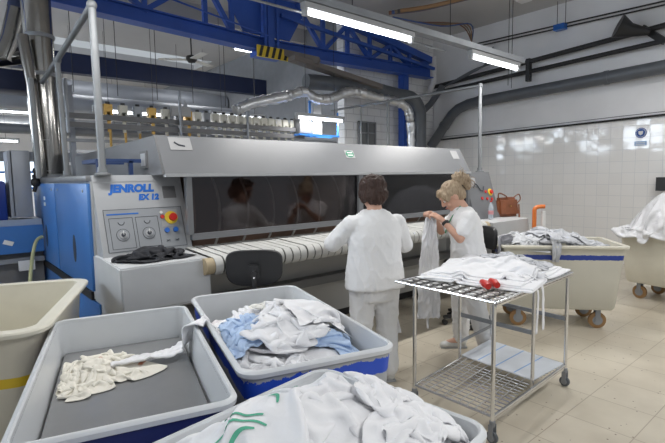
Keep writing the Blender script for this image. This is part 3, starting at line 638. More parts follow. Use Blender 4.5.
for x in (.96, 1.15):
    for a in ((x, x+.17, .285, .288), (x, x+.17, .05, .053), (x, x+.003, .05, .288), (x+.167, x+.17, .05, .288)): cface(*a, .006, 'dial_outline', INK, pan)
    c = cp(x+.085, .155, .006)
    def disc(c, r, n, h): return M().prism([c+Vector((1, 0, 0))*r*math.cos(a)+cu*r*math.sin(a) for a in [2*PI*k/24 for k in range(24)]], cn*h)
    d_ = part('dial_scale', disc(c, .048, 0, .001), INK, pan); part('dial_face', disc(c, .044, 0, .002), MATS['panel_grey'], d_); part('dial_ring', disc(c, .028, 0, .008), MLIGHT, d_)
    part('dial_knob', disc(c, .014, 0, .02), INK, d_); part('dial_pointer', M().bar(c+cn*.021, c+cn*.021+cu*.03, .004, .002), PAPER, d_)
    c2 = cp(x+.085, .255, .006); part('meter_arc', M().tube([c2+Vector((1, 0, 0))*.022*math.cos(a)+cu*.022*math.sin(a) for a in [PI+PI*k/8 for k in range(9)]], .0025, 6), INK, pan)
for a in ((1.35, 1.475, .215, .325), ): 
    cface(1.345, 1.48, .195, .335, .006, 'button_plate', MATS['label_grey'], pan)
c = cp(1.425, .265, .007); es = part('emergency_stop', disc(c, .052, 0, .006), YELLOW, pan); part('stop_button', disc(c+Vector((.01, 0, 0)), .03, 0, .03), RED, es)
part('red_button', disc(cp(1.355, .275, .007), .015, 0, .012), RED, pan); part('white_button', disc(cp(1.35, .31, .007), .012, 0, .01), PAPER, pan)
for x in (1.375, 1.445):
    part('blue_button', disc(cp(x, .165, .006), .020, 0, .012), BLUEBTN, pan)
    part('symbol_mark', M().bar(cp(x-.015, .09, .006), cp(x+.015, .075, .006), .004, .002), INK, pan)
    part('symbol_mark', M().bar(cp(x+.015, .09, .006), cp(x-.015, .075, .006), .004, .002), INK, pan)
# lower white box in front
m = M(); m.prism([(.87, 3.15, 1.035), (.87, 3.13, .735), (.87, 3.2, .70), (.87, 3.9, .70), (.87, 3.9, 1.05), (.87, 3.62, 1.05)], (.62, 0, 0))
bmesh.ops.bevel(m.bm, geom=m.bm.edges[:], offset=.01, segments=2, affect='EDGES'); part('front_box', m, MWHITE, ir, 40, label='off-white box under the console')
part('box_recess', M().box(.93, 1.44, 3.35, 3.9, .12, .71), MDARK, ir)
part('box_side', M().box(.88, .93, 3.3, 3.9, .12, .72), MWHITE, ir)
# blue handrail on the console
part('blue_rail', M().bar((.98, 3.95, 1.76), (1.30, 3.95, 1.76), .03, .03).bar((.98, 4.4, 1.76), (1.30, 4.4, 1.76), .03, .03).bar((.98, 3.95, 1.64), (.98, 3.95, 1.76), .03, .03).bar((1.22, 3.95, 1.64), (1.22, 3.95, 1.76), .03, .03).bar((.98, 3.95, 1.76), (.98, 4.4, 1.76), .03, .03).bar((1.06, 4.2, 1.64), (1.06, 4.2, 1.76), .03, .03), NAVY, ir)
# right end console
m = M(); m.prism([(5.33, 3.42, 1.03), (5.33, 3.6, 1.645), (5.33, 4.2, 1.645), (5.33, 4.2, 1.0), (5.33, 3.42, 1.0)], (.60, 0, 0)); rc = part('right_console', m, MGREY, ir)
r0, r1 = Vector((0, 3.42, 1.03)), Vector((0, 3.6, 1.645)); ru = (r1-r0).normalized(); rn = Vector((0, -ru.z, ru.y))
def rdisc(x, t, r, h): 
    c = Vector((x, 0, 0))+r0+ru*t+rn*.001; return M().prism([c+Vector((1, 0, 0))*r*math.cos(a)+ru*r*math.sin(a) for a in [2*PI*k/20 for k in range(20)]], rn*h)
es = part('emergency_stop', rdisc(5.83, .35, .05, .008), YELLOW, rc); part('stop_button', rdisc(5.84, .35, .028, .03), RED, es)
for x, t in ((5.72, .36), (5.72, .26), (5.60, .27), (5.83, .25)): part('red_button', rdisc(x, t, .02, .012), RED, rc)
part('cable_loop', M().tube([Vector((5.45+.05*k, 0, 0))+r0+ru*(.42+.06*math.sin(k*1.3))+rn*.01 for k in range(6)], .006, 6), INK, rc)
part('info_sheet', M().prism([Vector((x, 0, 0))+r0+ru*t+rn*.002 for x, t in ((5.42, .44), (5.54, .44), (5.54, .56), (5.42, .56))], rn*.001), MATS['label_grey'], rc)
m = M(); m.prism([(5.30, 3.15, 1.0), (5.30, 3.12, .45), (5.30, 3.9, .4), (5.30, 3.9, 1.02), (5.30, 3.45, 1.02)], (.90, 0, 0)); part('right_box', m, MWHITE, ir)
part('right_body', M().box(5.45, 6.15, 3.75, 6.2, 0.1, 1.0), MGREY, ir)
# pipe frame standing on the machine
R_ = .024
part('frame_post', M().tube([(.965, 3.78, 1.64), (.955, 3.76, 2.86)], R_+.003, 14), FRAMEP, ir)
part('frame_post', M().tube([(.97, 5.02, 1.64), (.95, 5.02, 2.73)], R_, 14), FRAMEP, ir)
part('frame_post', M().tube([(.80, 5.45, 1.64), (.80, 5.5, 2.62)], R_, 14), FRAMEP, ir)
part('frame_rail', M().tube([(.955, 3.76, 2.86), (.95, 5.02, 2.72), (.95, 6.1, 2.63)], R_, 14), FRAMEP, ir)
part('frame_post', M().tube([(5.86, 3.7, 1.64), (5.845, 3.7, 2.83)], R_, 14), FRAMEP, ir)
part('frame_post', M().tube([(5.87, 5.45, 1.2), (5.87, 5.45, 2.85)], R_, 14), FRAMEP, ir)
part('frame_post', M().tube([(5.87, 6.1, 1.2), (5.87, 6.1, 2.85)], .012, 10), FRAMEP, ir)
part('frame_rail', M().tube([(5.845, 3.7, 2.83), (5.87, 6.9, 2.87)], R_-.004, 14), FRAMEP, ir)
for p in ((.955, 3.76, 2.86), (.95, 5.02, 2.72), (5.845, 3.7, 2.83), (5.87, 5.45, 2.85)): part('pipe_joint', M().ball(p, .036), FRAMEP, ir)
for p in ((.965, 3.78, 1.645), (.97, 5.02, 1.645), (5.86, 3.7, 1.645)): part('post_base', M().lathe([(.06, 0), (.06, .012), (.036, .02), (.034, .06)], p, 20), FRAMEP, ir)

# ------------------------------------------------------------------ clamp rail behind the hood
cr = thing('clamp_rail', (3.0, 6.6, 1.9), 'row of pneumatic feeding clamps on twin grey rails behind the hood', 'clamp rail')
for z in (2.42, 2.31): part('rail', M().box(1.2, 4.95, 6.55, 6.59, z-.032, z+.032), MDARK, cr)
part('back_rail', M().box(1.2, 4.95, 6.85, 6.9, 2.12, 2.16), STEEL, cr)
BRASS = mat('brass', (.45, .28, .08), .4, .6); BEIGE = mat('beige_cylinder', (.66, .64, .56), .4)
k = 0; x = 1.80
while x < 4.75:
    far = k < 5
    zt = 2.60-.02*(x-1.8)/3
    cl = part('clamp', M().box(x-.052, x+.052, 6.60, 6.68, zt-.20, zt-.0).box(x-.02, x+.02, 6.6, 6.62, 2.24, zt-.1), [BRASS, BEIGE, STEEL][k % 3] if k < 9 else BEIGE, cr)
    part('valve', M().cyl((x, 6.63, zt-.02), (x, 6.63, zt+.03), .028, 10), BLACK, cl)
    part('plunger', M().cyl((x+.02, 6.64, 1.92), (x+.02, 6.64, 2.42), .016, 8), BRASS if k < 8 else STEEL, cl)
    part('fitting', M().ball((x-.02, 6.58, zt-.16), .022, seg=8), BRASS if k % 2 else STEEL, cl)
    x += .19 if k < 5 else .142
    k += 1
for px_ in (1.3, 2.72, 3.8): part('hanger_post', M().cyl((px_, 6.5, 2.2), (px_, 6.5, 2.85), .02, 10), STEEL, cr)
part('control_box', M().box(2.60, 2.88, 6.50, 6.55, 2.50, 2.63), MATS['label_grey'], cr)
part('warning_triangle', M().prism([(2.76, 6.5, 2.63), (2.84, 6.5, 2.63), (2.80, 6.5, 2.73)], (0, .01, 0)), STEEL, cr)
solo('steel_post', M().box(1.22, 1.33, 6.9, 7.0, 0, 2.75), MLIGHT, 'pale vertical steel post behind the leaning pipe posts', 'post')
solo('steel_post', M().box(1.40, 1.46, 6.9, 7.0, 0, 2.85), DUCTGREY, 'dark vertical steel post right beside the pale one', 'post')
solo('pipe_run', M().cyl((-3, 7.2, 2.28), (6.2, 7.2, 2.28), .06, 14), STEEL, 'horizontal steel pipe behind the clamp rail and duct', 'pipe')
solo('pipe_run', M().cyl((-3, 7.6, 1.95), (6.2, 7.6, 1.95), .07, 14), DUCTGREY, 'lower horizontal grey pipe behind the machine', 'pipe')
solo('red_label', M().box(1.14, 1.2, 7.1, 7.13, 2.26, 2.31), RED, 'small red tag on the horizontal pipe behind the posts', 'tag')
# blurred machinery beyond
for k, (x0, x1, y0, z1) in enumerate([(1.7, 3.2, 9.5, 1.9), (3.6, 5.6, 10.2, 2.1), (-.6, .6, 9.6, 1.5)]):
    q = thing('laundry_machine', ((x0+x1)/2, y0, 0), ['grey cabinet machine in the hall behind the ironer, left', 'grey cabinet machine in the hall behind the ironer, right', 'blue topped machine under the far window'][k], 'machine')
    part('body', M().box(x0, x1, y0, y0+1.2, 0, z1, .02), [MGREY, MLIGHT, MBLUE][k], q)
    part('panel', M().box(x0+.2, x1-.2, y0-.02, y0, z1-.5, z1-.1), NAVY, q)
    part('rail', M().bar((x0, y0-.05, z1+.25), (x1, y0-.05, z1+.25), .04, .04), STEEL, q)
for k in range(7):
    part('hanging_rod', M().cyl((1.2+.7*k, 8.9, 3.1), (1.2+.7*k, 8.9, CZ), .006, 6), BLACK, cr)

# ------------------------------------------------------------------ left: cabinet and blue table
cb = thing('electrical_cabinet', (.62, 5.9, .95), 'grey slab cabinet standing on the blue conveyor left of the side panels', 'cabinet')
m = M(); m.box(.60, .78, 5.78, 6.1, 1.24, 1.93, .01); m.box(.585, .62, 5.78, 6.1, 1.24, 1.92); part('body', m, DUCTGREY, cb)
part('cable_gland', M().tube([(.80, 5.8, 1.5), (.83, 5.8, 1.6), (.82, 5.8, 1.75)], .02, 8).ball((.82, 5.8, 1.6), .05).ball((.83, 5.8, 1.72), .035), BLACK, cb)
bt = thing('conveyor_table', (.2, 6, 0), 'blue sided folding conveyor with dark underframe at the far left', 'conveyor')
part('side_plate', M().box(-1.5, .84, 5.7, 5.74, .88, 1.16), MBLUE, bt)
part('bed', M().box(-1.5, .84, 5.74, 6.8, 1.10, 1.22), mat('conveyor_bed', (.3, .36, .46), .5), bt)
part('end_hood', M().box(.0, .56, 5.8, 6.3, 1.2, 1.62, .03), mat('deep_blue_paint', (.012, .035, .22), .4), bt)
part('underframe', M().box(-1.5, .84, 5.82, 6.7, .1, .88), MDARK, bt)
part('cross_rail', M().bar((-1.5, 5.75, .80), (.84, 5.75, .80), .04, .05), STEEL, bt)
part('socket_box', M().box(.60, .74, 5.66, 5.7, .70, .80), PAPER, bt)
part('tag', M().prism([(.50, 5.695, 1.03), (.58, 5.695, 1.0), (.56, 5.695, .96), (.48, 5.695, .99)], (0, -.004, 0)), PAPER, bt)
solo('rubber_hose', M().tube(spline([(.80, 5.5, 1.05), (.74, 5.45, 1.02), (.68, 5.3, .9), (.62, 5.1, .7), (.55, 4.9, .3), (.5, 4.9, .02)], 6), .016, 10), mat('yellow_green_hose', (.42, .42, .22), .5), 'yellowish hose hanging in front of the blue conveyor', 'hose')

# ------------------------------------------------------------------ bins
def rrect(hx, hy, r, n=5):
    out = []
    for cx, cy, a0 in ((hx-r, hy-r, 0), (-hx+r, hy-r, PI/2), (-hx+r, -hy+r, PI), (hx-r, -hy+r, 3*PI/2)):
        for k in range(n+1): out.append((cx+r*math.cos(a0+PI/2*k/n), cy+r*math.sin(a0+PI/2*k/n)))
    return out
def loft(m, rings, close=False):
    vs = [[m.bm.verts.new(p) for p in r] for r in rings]; n = len(vs[0])
    for i in range(len(vs)-1):
        for k in range(n): m.bm.faces.new((vs[i][k], vs[i][(k+1) % n], vs[i+1][(k+1) % n], vs[i+1][k]))
    return vs
def tub(hx, hy, z0, z1, tap, r, thick, lip, parent, material, rimmat, deep=None):
    def ring(h, k, z, rr=None): return [(x, y, z) for x, y in rrect(h[0]+k, h[1]+k, max(.01, (rr or r)+k))]
    def hz(z): t = (z-z0)/(z1-z0); return (hx-tap*(1-t), hy-tap*(1-t))
    m = M()
    zs = [z0, z0+.03, (z0+z1)/2, z1-.16, z1-.05, z1-.02]
    rings = [ring(hz(z), 0 if i else -.02, z) for i, z in enumerate(zs)]
    zi = z0+.04
    inner = [ring(hz(z), -thick, z) for z in (z1-.02, z1-.2, (z0+z1)/2, zi)]
    vs = loft(m, rings+[inner[0]]); m.bm.faces.new(vs[0][::-1])
    part('tub', m, material, parent, 40, True)
    m = M(); vs = loft(m, inner); m.bm.faces.new(vs[-1]); part('inner_wall', m, rimmat, parent, 40, True)
    m = M()
    prof = [(0, -.030), (lip, -.026), (lip+.003, -.008), (lip-.004, .0), (-thick*.5, .003), (-thick-.001, -.003), (-thick-.001, -.025)]
    loft(m, [ring((hx, hy), k, z1+z) for k, z in prof+[prof[0]]]); part('rim', m, rimmat, parent, 40, True)
def caster(parent, x, y, zt, r, wm, rot=0, hubm=None):
    cs = part('caster', M().obox((x, y, zt-.008), .10, .09, .016).obox((x, y-.028, (zt+r)/2), .05, .006, zt-r+.02).obox((x, y+.028, (zt+r)/2), .05, .006, zt-r+.02), STEEL, parent, 35, True)
    part('wheel', M().lathe([(r*.8, -.02), (r, -.014), (r, .014), (r*.8, .02)], (x, y, r+.001), 20, 'y'), wm, cs, 35, True)
    part('wheel_hub', M().lathe([(r*.58, -.024), (r*.58, .024)], (x, y, r+.001), 14, 'y'), hubm or STEEL, cs, 35, True)
A = math.radians(74.5-90)
def bin_(loc, rz, hx, hy, zt, label, body, group=None, casters=True, rim=BINGREY, z0=.16, tap=.05, lip=.010, r=.07, thick=.010):
    t = thing('linen_bin', (loc[0], loc[1], 0), label, 'laundry bin', group, rz)
    tub(hx, hy, z0, zt, tap, r, thick, lip, t, body, rim)
    for sx in (-1, 1):
        for sy in (-1, 1): caster(t, sx*(hx-.13), sy*(hy-.14), z0+.005, .055, BLACK)
    return t
BLUESTR = mat_stripe('grey_bin_with_blue_band', (.43, .45, .48), (.02, .085, .58), 2, .735, .80, .022)
NAVYBODY = mat('navy_bin_side', (.02, .03, .12), .35)
binB = bin_((.593, 2.13), A, .335, .672, .85, 'open grey bin at left with a raised grey platform and a few towels', mat_stripe('grey_bin_with_navy_side', (.05, .055, .075), (.02, .03, .14), 2, .70, .82, .004), r=.055)
part('platform', M().obox((0, 0, .665), .60, 1.285, .012, bev=.004), PLATFORM, binB, 35, True, label='raised grey platform inside')
binC = bin_((1.368, 2.110), A, .346, .672, .85, 'grey bin with a blue band filled with mixed white and pale blue laundry', BLUESTR)
binD = bin_((.515, .975), math.radians(7.7-90), .345, .665, .85, 'nearest grey bin, heaped with white sheets, at the bottom of the picture', BLUESTR)
binA = bin_((.21, 3.27), math.radians(68-90), .36, .60, .905, 'cream plastic bin with a yellow band at the left edge', mat_stripe('cream_bin_with_yellow_band', (.66, .62, .52), (.72, .50, .03), 2, .62, .67, .001), rim=CREAM, lip=.045, r=.10, tap=.06, thick=.02)

CARTB = mat_stripe('cream_cart_with_blue_band', (.60, .58, .50), (.02, .05, .30), 2, .735, .785, .008)
def cart(loc, rz, hx, hy, zt, label, body, loose=0):
    t = thing('linen_cart', (loc[0], loc[1], 0), label, 'laundry cart', None, rz)
    tub(hx, hy, .21, zt, .06, .05, .016, .03, t, body, CREAM)
    for sx in (-1, 1):
        for sy in (-1, 1): caster(t, sx*(hx-.20), sy*(hy-.16), .22, .085, TANW)
    return t
# near cart: front face from (5.22,1.68) to (4.48,2.6)
p0, p1 = Vector((5.14, 1.59)), Vector((4.39, 2.50)); dv = (p1-p0); L = dv.length; dv.normalize(); nv = Vector((-dv.y, dv.x))*-1
cartc = (p0+p1)/2+nv*.37; ca = math.atan2(dv.y, dv.x)
cart1 = cart((cartc.x, cartc.y), ca, L/2, .36, .88, 'cream plastic cart with a smeared blue band, behind the trolley', CARTB)
q0 = Vector((6.66, 2.18)); dv2 = Vector((-.22, -.97)).normalized(); nv2 = Vector((.97, -.22))
c2 = q0+dv2*.58+nv2*.38
cart2 = cart((c2.x, c2.y), math.atan2(dv2.y, dv2.x), .58, .37, .86, 'plain cream cart covered with plastic sheeting at the right edge', CREAM)

# ------------------------------------------------------------------ crumpled fabric
def ridged(p, s): return 1-abs(noise.noise(p)*2)
def fold(x, y, seed, fr=9, an=.5):
    o = Vector((seed*7.3, seed*3.1, seed*1.7))
    a = seed*1.9+2.2*noise.noise(Vector((x*3.2, y*3.2, 0))+o); h = 0
    wx = noise.noise(Vector((x*6, y*6, 1))+o)*.05; wy = noise.noise(Vector((x*6, y*6, 7))+o)*.05
    for k, (f, w, an_) in enumerate(((1, 1.0, .30), (1.9, .6, .35), (3.6, .34, .5))):
        aa = a+k*1.1; c, s = math.cos(aa), math.sin(aa); u, v = (x+wx)*c+(y+wy)*s, -(x+wx)*s+(y+wy)*c
        h += w*(1-min(1, abs(noise.noise(Vector((u*fr*f, v*fr*f*an_, seed+k*9)))*2.4)))**1.6
    return h+noise.noise(Vector((x*5, y*5, seed+3)))*.7-.3
def rag(name, c, rx, ry, rot, base, h, seed, material, label, cat='linen', group=None, amp=.03, n=56, fr=9, sq=.35, edge=.12, tilt=None, parent=None):
    """a heaped piece of cloth: irregular outline, pleated top, open underside resting on base(x,y)"""
    m = M(); c_, s_ = math.cos(rot), math.sin(rot); o = Vector((seed*2.2, seed*5.1, 0)); V = []
    for j in range(n+1):
        row = []
        for i in range(n+1):
            u, v = 2*i/n-1, 2*j/n-1
            # square -> rounded blob
            du = u*math.sqrt(max(0, 1-v*v*sq*1.2)); dvv = v*math.sqrt(max(0, 1-u*u*sq*1.2))
            rr = max(abs(u), abs(v)); ang = math.atan2(dvv, du)
            k = 1+edge*noise.noise(Vector((math.cos(ang)*1.6, math.sin(ang)*1.6, seed)))*2+edge*.5*noise.noise(Vector((math.cos(ang)*6, math.sin(ang)*6, seed+2)))
            lx, ly = du*rx*k, dvv*ry*k
            x, y = c[0]+lx*c_-ly*s_, c[1]+lx*s_+ly*c_
            pr = (1-rr**3.0)
            f_ = fold(x, y, seed, fr)
            x += noise.noise(Vector((x*11, y*11, seed+20)))*amp*.8*(pr*.7+.3); y += noise.noise(Vector((x*11, y*11, seed+31)))*amp*.8*(pr*.7+.3)
            z = base(x, y)+.004+h*pr**.6+amp*f_*(pr*.85+.15)*(1 if rr < .999 else 0)
            if rr > .999: z = base(x, y)-.004
            row.append(m.bm.verts.new((x, y, z)))
        V.append(row)
    for j in range(n):
        for i in range(n): m.bm.faces.new((V[j][i], V[j][i+1], V[j+1][i+1], V[j+1][i]))
    me = bpy.data.meshes.new(name); m.bm.to_mesh(me); m.bm.free()
    o = link_mesh(name, me, material, parent, True)
    if parent is None: tag(o, label, cat, group)
    return o
def strip(name, pts, wd, material, label, cat='linen', amp=.006, seed=1, normal=None, n=8, ny=10, group=None, taper=None, thick=.006, parent=None):
    """a band of cloth laid along a path"""
    P = spline(pts, n); m = M(); prev = None; rows = []; N = len(P)
    for i, p in enumerate(P):
        d = (P[min(i+1, N-1)]-P[max(i-1, 0)]).normalized(); nn = Vector(normal) if normal else Vector((0, 0, 1))
        sd = d.cross(nn); sd = sd.normalized() if sd.length > .05 else Vector((1, 0, 0)); nn = sd.cross(d)
        wv = wd*(taper(i/(N-1)) if taper else 1); rt = []
        for k in range(ny+1):
            t = k/ny-.5
            q = p+sd*t*wv*(1+.08*noise.noise(Vector((i*.3, seed, 0))))+nn*(amp*(max(0, ridged(Vector((t*5+noise.noise(Vector((i*.15, seed, 0))), i*.10, seed)), 0))**2*2+noise.noise(Vector((i*.4, t*6, seed+3)))))
            rt.append((q, nn))
        rows.append([m.bm.verts.new(q+n2*thick/2) for q, n2 in rt]+[m.bm.verts.new(q-n2*thick/2) for q, n2 in rt[::-1]])
    for i in range(N-1):
        K = len(rows[0])
        for k in range(K): m.bm.faces.new((rows[i][k], rows[i][(k+1) % K], rows[i+1][(k+1) % K], rows[i+1][k]))
    m.bm.faces.new(rows[0][::-1]); m.bm.faces.new(rows[-1])
    bmesh.ops.recalc_face_normals(m.bm, faces=m.bm.faces)
    me = bpy.data.meshes.new(name); m.bm.to_mesh(me); m.bm.free()
    o = link_mesh(name, me, material, parent, True)
    if parent is None: tag(o, label, cat, group)
    return o
flat = lambda z: (lambda x, y: z)
def mound(cx, cy, rz, hx, hy, z0, zc, p=2.2):
    c, s = math.cos(-rz), math.sin(-rz)
    def f(x, y):
        u = ((x-cx)*c-(y-cy)*s)/hx; v = ((x-cx)*s+(y-cy)*c)/hy
        return z0+(zc-z0)*max(0, 1-(abs(u)**p+abs(v)**p))
    return f
class Heap:
    """height field (1 cm cells) that every settled cloth adds to"""
    def __init__(s, cx, cy, rz, hx, hy, z0):
        s.c=np.array([cx,cy]); s.cs=(np.cos(rz),np.sin(rz)); s.hx=hx; s.hy=hy; s.d=.01
        s.nx=int(2*hx/s.d)+1; s.ny=int(2*hy/s.d)+1; s.H=np.full((s.nx,s.ny),float(z0))
    def loc(s,x,y):
        a=x-s.c[0]; b=y-s.c[1]; c,sn=s.cs; return a*c+b*sn,-a*sn+b*c
    def wor(s,u,v):
        c,sn=s.cs; return s.c[0]+u*c-v*sn, s.c[1]+u*sn+v*c
    def idx(s,u,v):
        return np.clip(((u+s.hx)/s.d).astype(int),0,s.nx-1),np.clip(((v+s.hy)/s.d).astype(int),0,s.ny-1)
    def height(s,u,v): i,j=s.idx(u,v); return s.H[i,j]
    def add(s,P,th=.006):
        u,v,z=P[...,0].ravel(),P[...,1].ravel(),P[...,2].ravel(); i,j=s.idx(u,v)
        for di in (-1,0,1):
            for dj in (-1,0,1):
                np.maximum.at(s.H,(np.clip(i+di,0,s.nx-1),np.clip(j+dj,0,s.ny-1)),z+th)
        for _ in range(2):
            K=np.pad(s.H,1,mode='edge'); s.H=(K[1:-1,1:-1]*2+K[:-2,1:-1]+K[2:,1:-1]+K[1:-1,:-2]+K[1:-1,2:])/6
def sheet(hp, cx, cy, sx, sy, n, rot, comp, seed, drop=.10, steps=110, swirl=.25, wall=True, zmax=None, m_=None, grav=.0009, selfc=True):
    """one cloth of real size sx x sy squeezed to comp of its size, dropped and settled (local heap coords)"""
    r=np.random.default_rng(seed); m=m_ or max(8,int(n*sy/sx)); u0,v0=np.array(hp.loc(cx,cy))
    gx,gy=np.meshgrid(np.linspace(-.5,.5,n)*sx,np.linspace(-.5,.5,m)*sy,indexing='ij')
    lx=sx/(n-1); ly=sy/(m-1)
    def nz(k):
        o=np.zeros_like(gx)
        for _ in range(5):
            f=r.normal(size=2)*k; o+=np.sin(gx*f[0]+gy*f[1]+r.uniform(0,6.28))
        return o/5
    X=gx*comp+nz(14)*swirl*sx*.25; Y=gy*comp+nz(14)*swirl*sy*.25
    c,s_=np.cos(rot),np.sin(rot); P=np.stack([u0+X*c-Y*s_,v0+X*s_+Y*c,np.zeros_like(X)],-1)
    b=.012
    if wall: P[...,0]=np.clip(P[...,0],-hp.hx+b,hp.hx-b); P[...,1]=np.clip(P[...,1],-hp.hy+b,hp.hy-b)
    P[...,2]=hp.height(P[...,0],P[...,1]).max()*.5+hp.height(P[...,0],P[...,1])*.5+drop+nz(22)*drop*.9
    P+=r.normal(size=P.shape)*lx*.15; V=P.copy(); ld=np.hypot(lx,ly)
    def con(a,b_,L,k=1.):
        d=b_-a; q=np.sqrt((d*d).sum(-1,keepdims=True))+1e-9; e=d*(.5*k*(q-L)/q); a+=e; b_-=e
    N=n*m; I,J=np.meshgrid(np.arange(n),np.arange(m),indexing='ij'); I=I.ravel();J=J.ravel(); rr=.85*min(lx,ly)
    for st in range(steps):
        vel=(P-V)*.93; V=P.copy(); P=P+np.clip(vel,-.01,.01); P[...,2]-=grav
        for it in range(5):
            for o in (0,1):
                con(P[o:-1:2],P[o+1::2],lx) if (P[o:-1:2].shape==P[o+1::2].shape) else con(P[o:-1:2],P[o+1::2][:P[o:-1:2].shape[0]],lx)
                con(P[:,o:-1:2],P[:,o+1::2][:,:P[:,o:-1:2].shape[1]],ly)
            for o in (0,1):
                con(P[o:-1:2,:-1],P[o+1::2,1:][:P[o:-1:2].shape[0]],ld,.3); con(P[o:-1:2,1:],P[o+1::2,:-1][:P[o:-1:2].shape[0]],ld,.3)
            for o in (0,1,2,3):
                a=P[o:-2:4]; con(a,P[o+2::4][:a.shape[0]],2*lx,.12)
                a=P[:,o:-2:4]; con(a,P[:,o+2::4][:,:a.shape[1]],2*ly,.12)
            if wall: P[...,0]=np.clip(P[...,0],-hp.hx+b,hp.hx-b); P[...,1]=np.clip(P[...,1],-hp.hy+b,hp.hy-b)
            h=hp.height(P[...,0],P[...,1])+.004; low=P[...,2]<h
            P[...,2]=np.where(low,h,P[...,2])
        V[...,:2]=np.where(low[...,None],V[...,:2]*.5+P[...,:2]*.5,V[...,:2])
        if selfc and st%2==0 and st>6:
            Q=P.reshape(N,3).astype(np.float32); o=np.argsort(Q[:,0]); Qs=Q[o]
            A=[];B=[]
            for k in range(1,int(N*.06)):
                d=Qs[k:]-Qs[:-k]; 
                if k%8==1 and d[:,0].min()>rr: break
                w=np.nonzero((d*d).sum(1)<rr*rr)[0]
                if len(w): A.append(o[w]);B.append(o[w+k])
            if A:
                A=np.concatenate(A);B=np.concatenate(B); w=(abs(I[A]-I[B])+abs(J[A]-J[B]))>2; A=A[w];B=B[w]
                if len(A):
                    R_=P.reshape(N,3); d=R_[B]-R_[A]; q=np.sqrt((d*d).sum(1,keepdims=True))+1e-6; e=d/q*(rr-q)*.4
                    e=np.clip(e,-.004,.004); np.add.at(R_,A,-e); np.add.at(R_,B,e); P=R_.reshape(n,m,3)
    hp.add(P)
    x,y=hp.wor(P[...,0],P[...,1]); return np.stack([x,y,P[...,2]],-1)

def cloth(name, hp, cx, cy, sx, sy, n, rot, comp, seed, material, label, cat='linen', group=None, **kw):
    P = sheet(hp, cx, cy, sx, sy, n, rot, comp, seed, **kw); a, b = P.shape[:2]
    me = bpy.data.meshes.new(name)
    me.from_pydata([tuple(q) for q in P.reshape(-1, 3)], [], [(i*b+j, (i+1)*b+j, (i+1)*b+j+1, i*b+j+1) for i in range(a-1) for j in range(b-1)])
    o = link_mesh(name, me, material, None, True)
    sd = o.modifiers.new('thickness', 'SOLIDIFY'); sd.thickness = .014 if name == 'folded_apron' else .003; sd.offset = 0
    sb = o.modifiers.new('smooth', 'SUBSURF'); sb.levels = 1; sb.render_levels = 1
    return tag(o, label, cat, group)
# --- bin B: two towels on the platform
hB = Heap(.593, 2.13, A, .30, .64, .672)
U, V = np.meshgrid(np.linspace(-.30, .30, hB.nx), np.linspace(-.64, .64, hB.ny), indexing='ij'); hB.H += .045*np.clip(1-np.abs((U+.17)/.11)**2-np.abs((V-.28)/.14)**2, 0, 1)
cloth('crumpled_towel', hB, .50, 2.43, .80, .74, 64, .5, .50, 3, LINENC, 'stained cream towel lying crumpled on the platform of the open grey bin', 'towel', drop=.06, swirl=.5)
strip('twisted_towel', [(.60, 2.42, .69), (.70, 2.40, .695), (.80, 2.38, .70), (.89, 2.36, .70), (.95, 2.35, .73), (.985, 2.31, .80), (.995, 2.26, .866), (1.02, 2.24, .862)], .15, LINEN, 'narrow white cloth trailing across the platform and up over the bin rim', 'towel', amp=.007, seed=4, ny=14, taper=lambda t: .25+.75*min(1, t*1.5))
# --- bin C heap
hC = Heap(1.362, 2.108, A, .322, .655, .69)
U, V = np.meshgrid(np.linspace(-.322, .322, hC.nx), np.linspace(-.655, .655, hC.ny), indexing='ij')
hC.H += .07*np.clip(1-np.abs(U/.31)**3-np.abs((V+.06)/.56)**4, -.5, 1)
for k, (x, y, sx, sy, n, rot, comp, mt, lb) in enumerate([
    (1.33, 2.02, 1.25, 1.9, 70, A, .68, LINEN, 'big white sheet under the other pieces in the blue banded bin'),
    (1.19, 2.36, .50, .50, 40, .3, .55, LINENB, 'pinkish white piece at the far left of the mixed laundry'),
    (1.36, 2.18, .75, .60, 50, .8, .55, LINEN, 'white rumpled sheet in the middle of the mixed laundry'),
    (1.18, 1.78, .60, .50, 46, .5, .55, LINEN, 'white piece nearest the front rim of the mixed laundry'),
    (1.33, 1.95, .60, .50, 46, .2, .50, LINENB, 'faintly pink piece on top of the middle of the mixed laundry'),
    (1.10, 2.02, .34, .46, 36, .1, .52, LINENBL, 'pale blue garment along the left side of the mixed laundry'),
    (1.46, 1.78, .42, .40, 36, .8, .52, LINENBL, 'pale blue cloth low at the right of the mixed laundry'),
    (1.55, 2.16, .55, .60, 46, A+.3, .5, LINENG, 'yellow tinged white piece at the right of the mixed laundry'),
    (1.30, 1.86, .60, .35, 46, A+1.3, .55, LINEN, 'small white sheet lying over the pale blue cloth in the mixed laundry')]):
    cloth('crumpled_sheet', hC, x, y, sx*(1.45 if k else 1), sy*(1.45 if k else 1), int(n*1.2), rot, comp*.82, 100+k, mt, lb, swirl=.40)
cloth('draped_sheet', hC, 1.58, 2.05, .50, 1.2, 34, A+.05, .55, 130, LINEN, 'long white sheet lying over the right side of the mixed laundry', drop=.05, swirl=.25, m_=80)
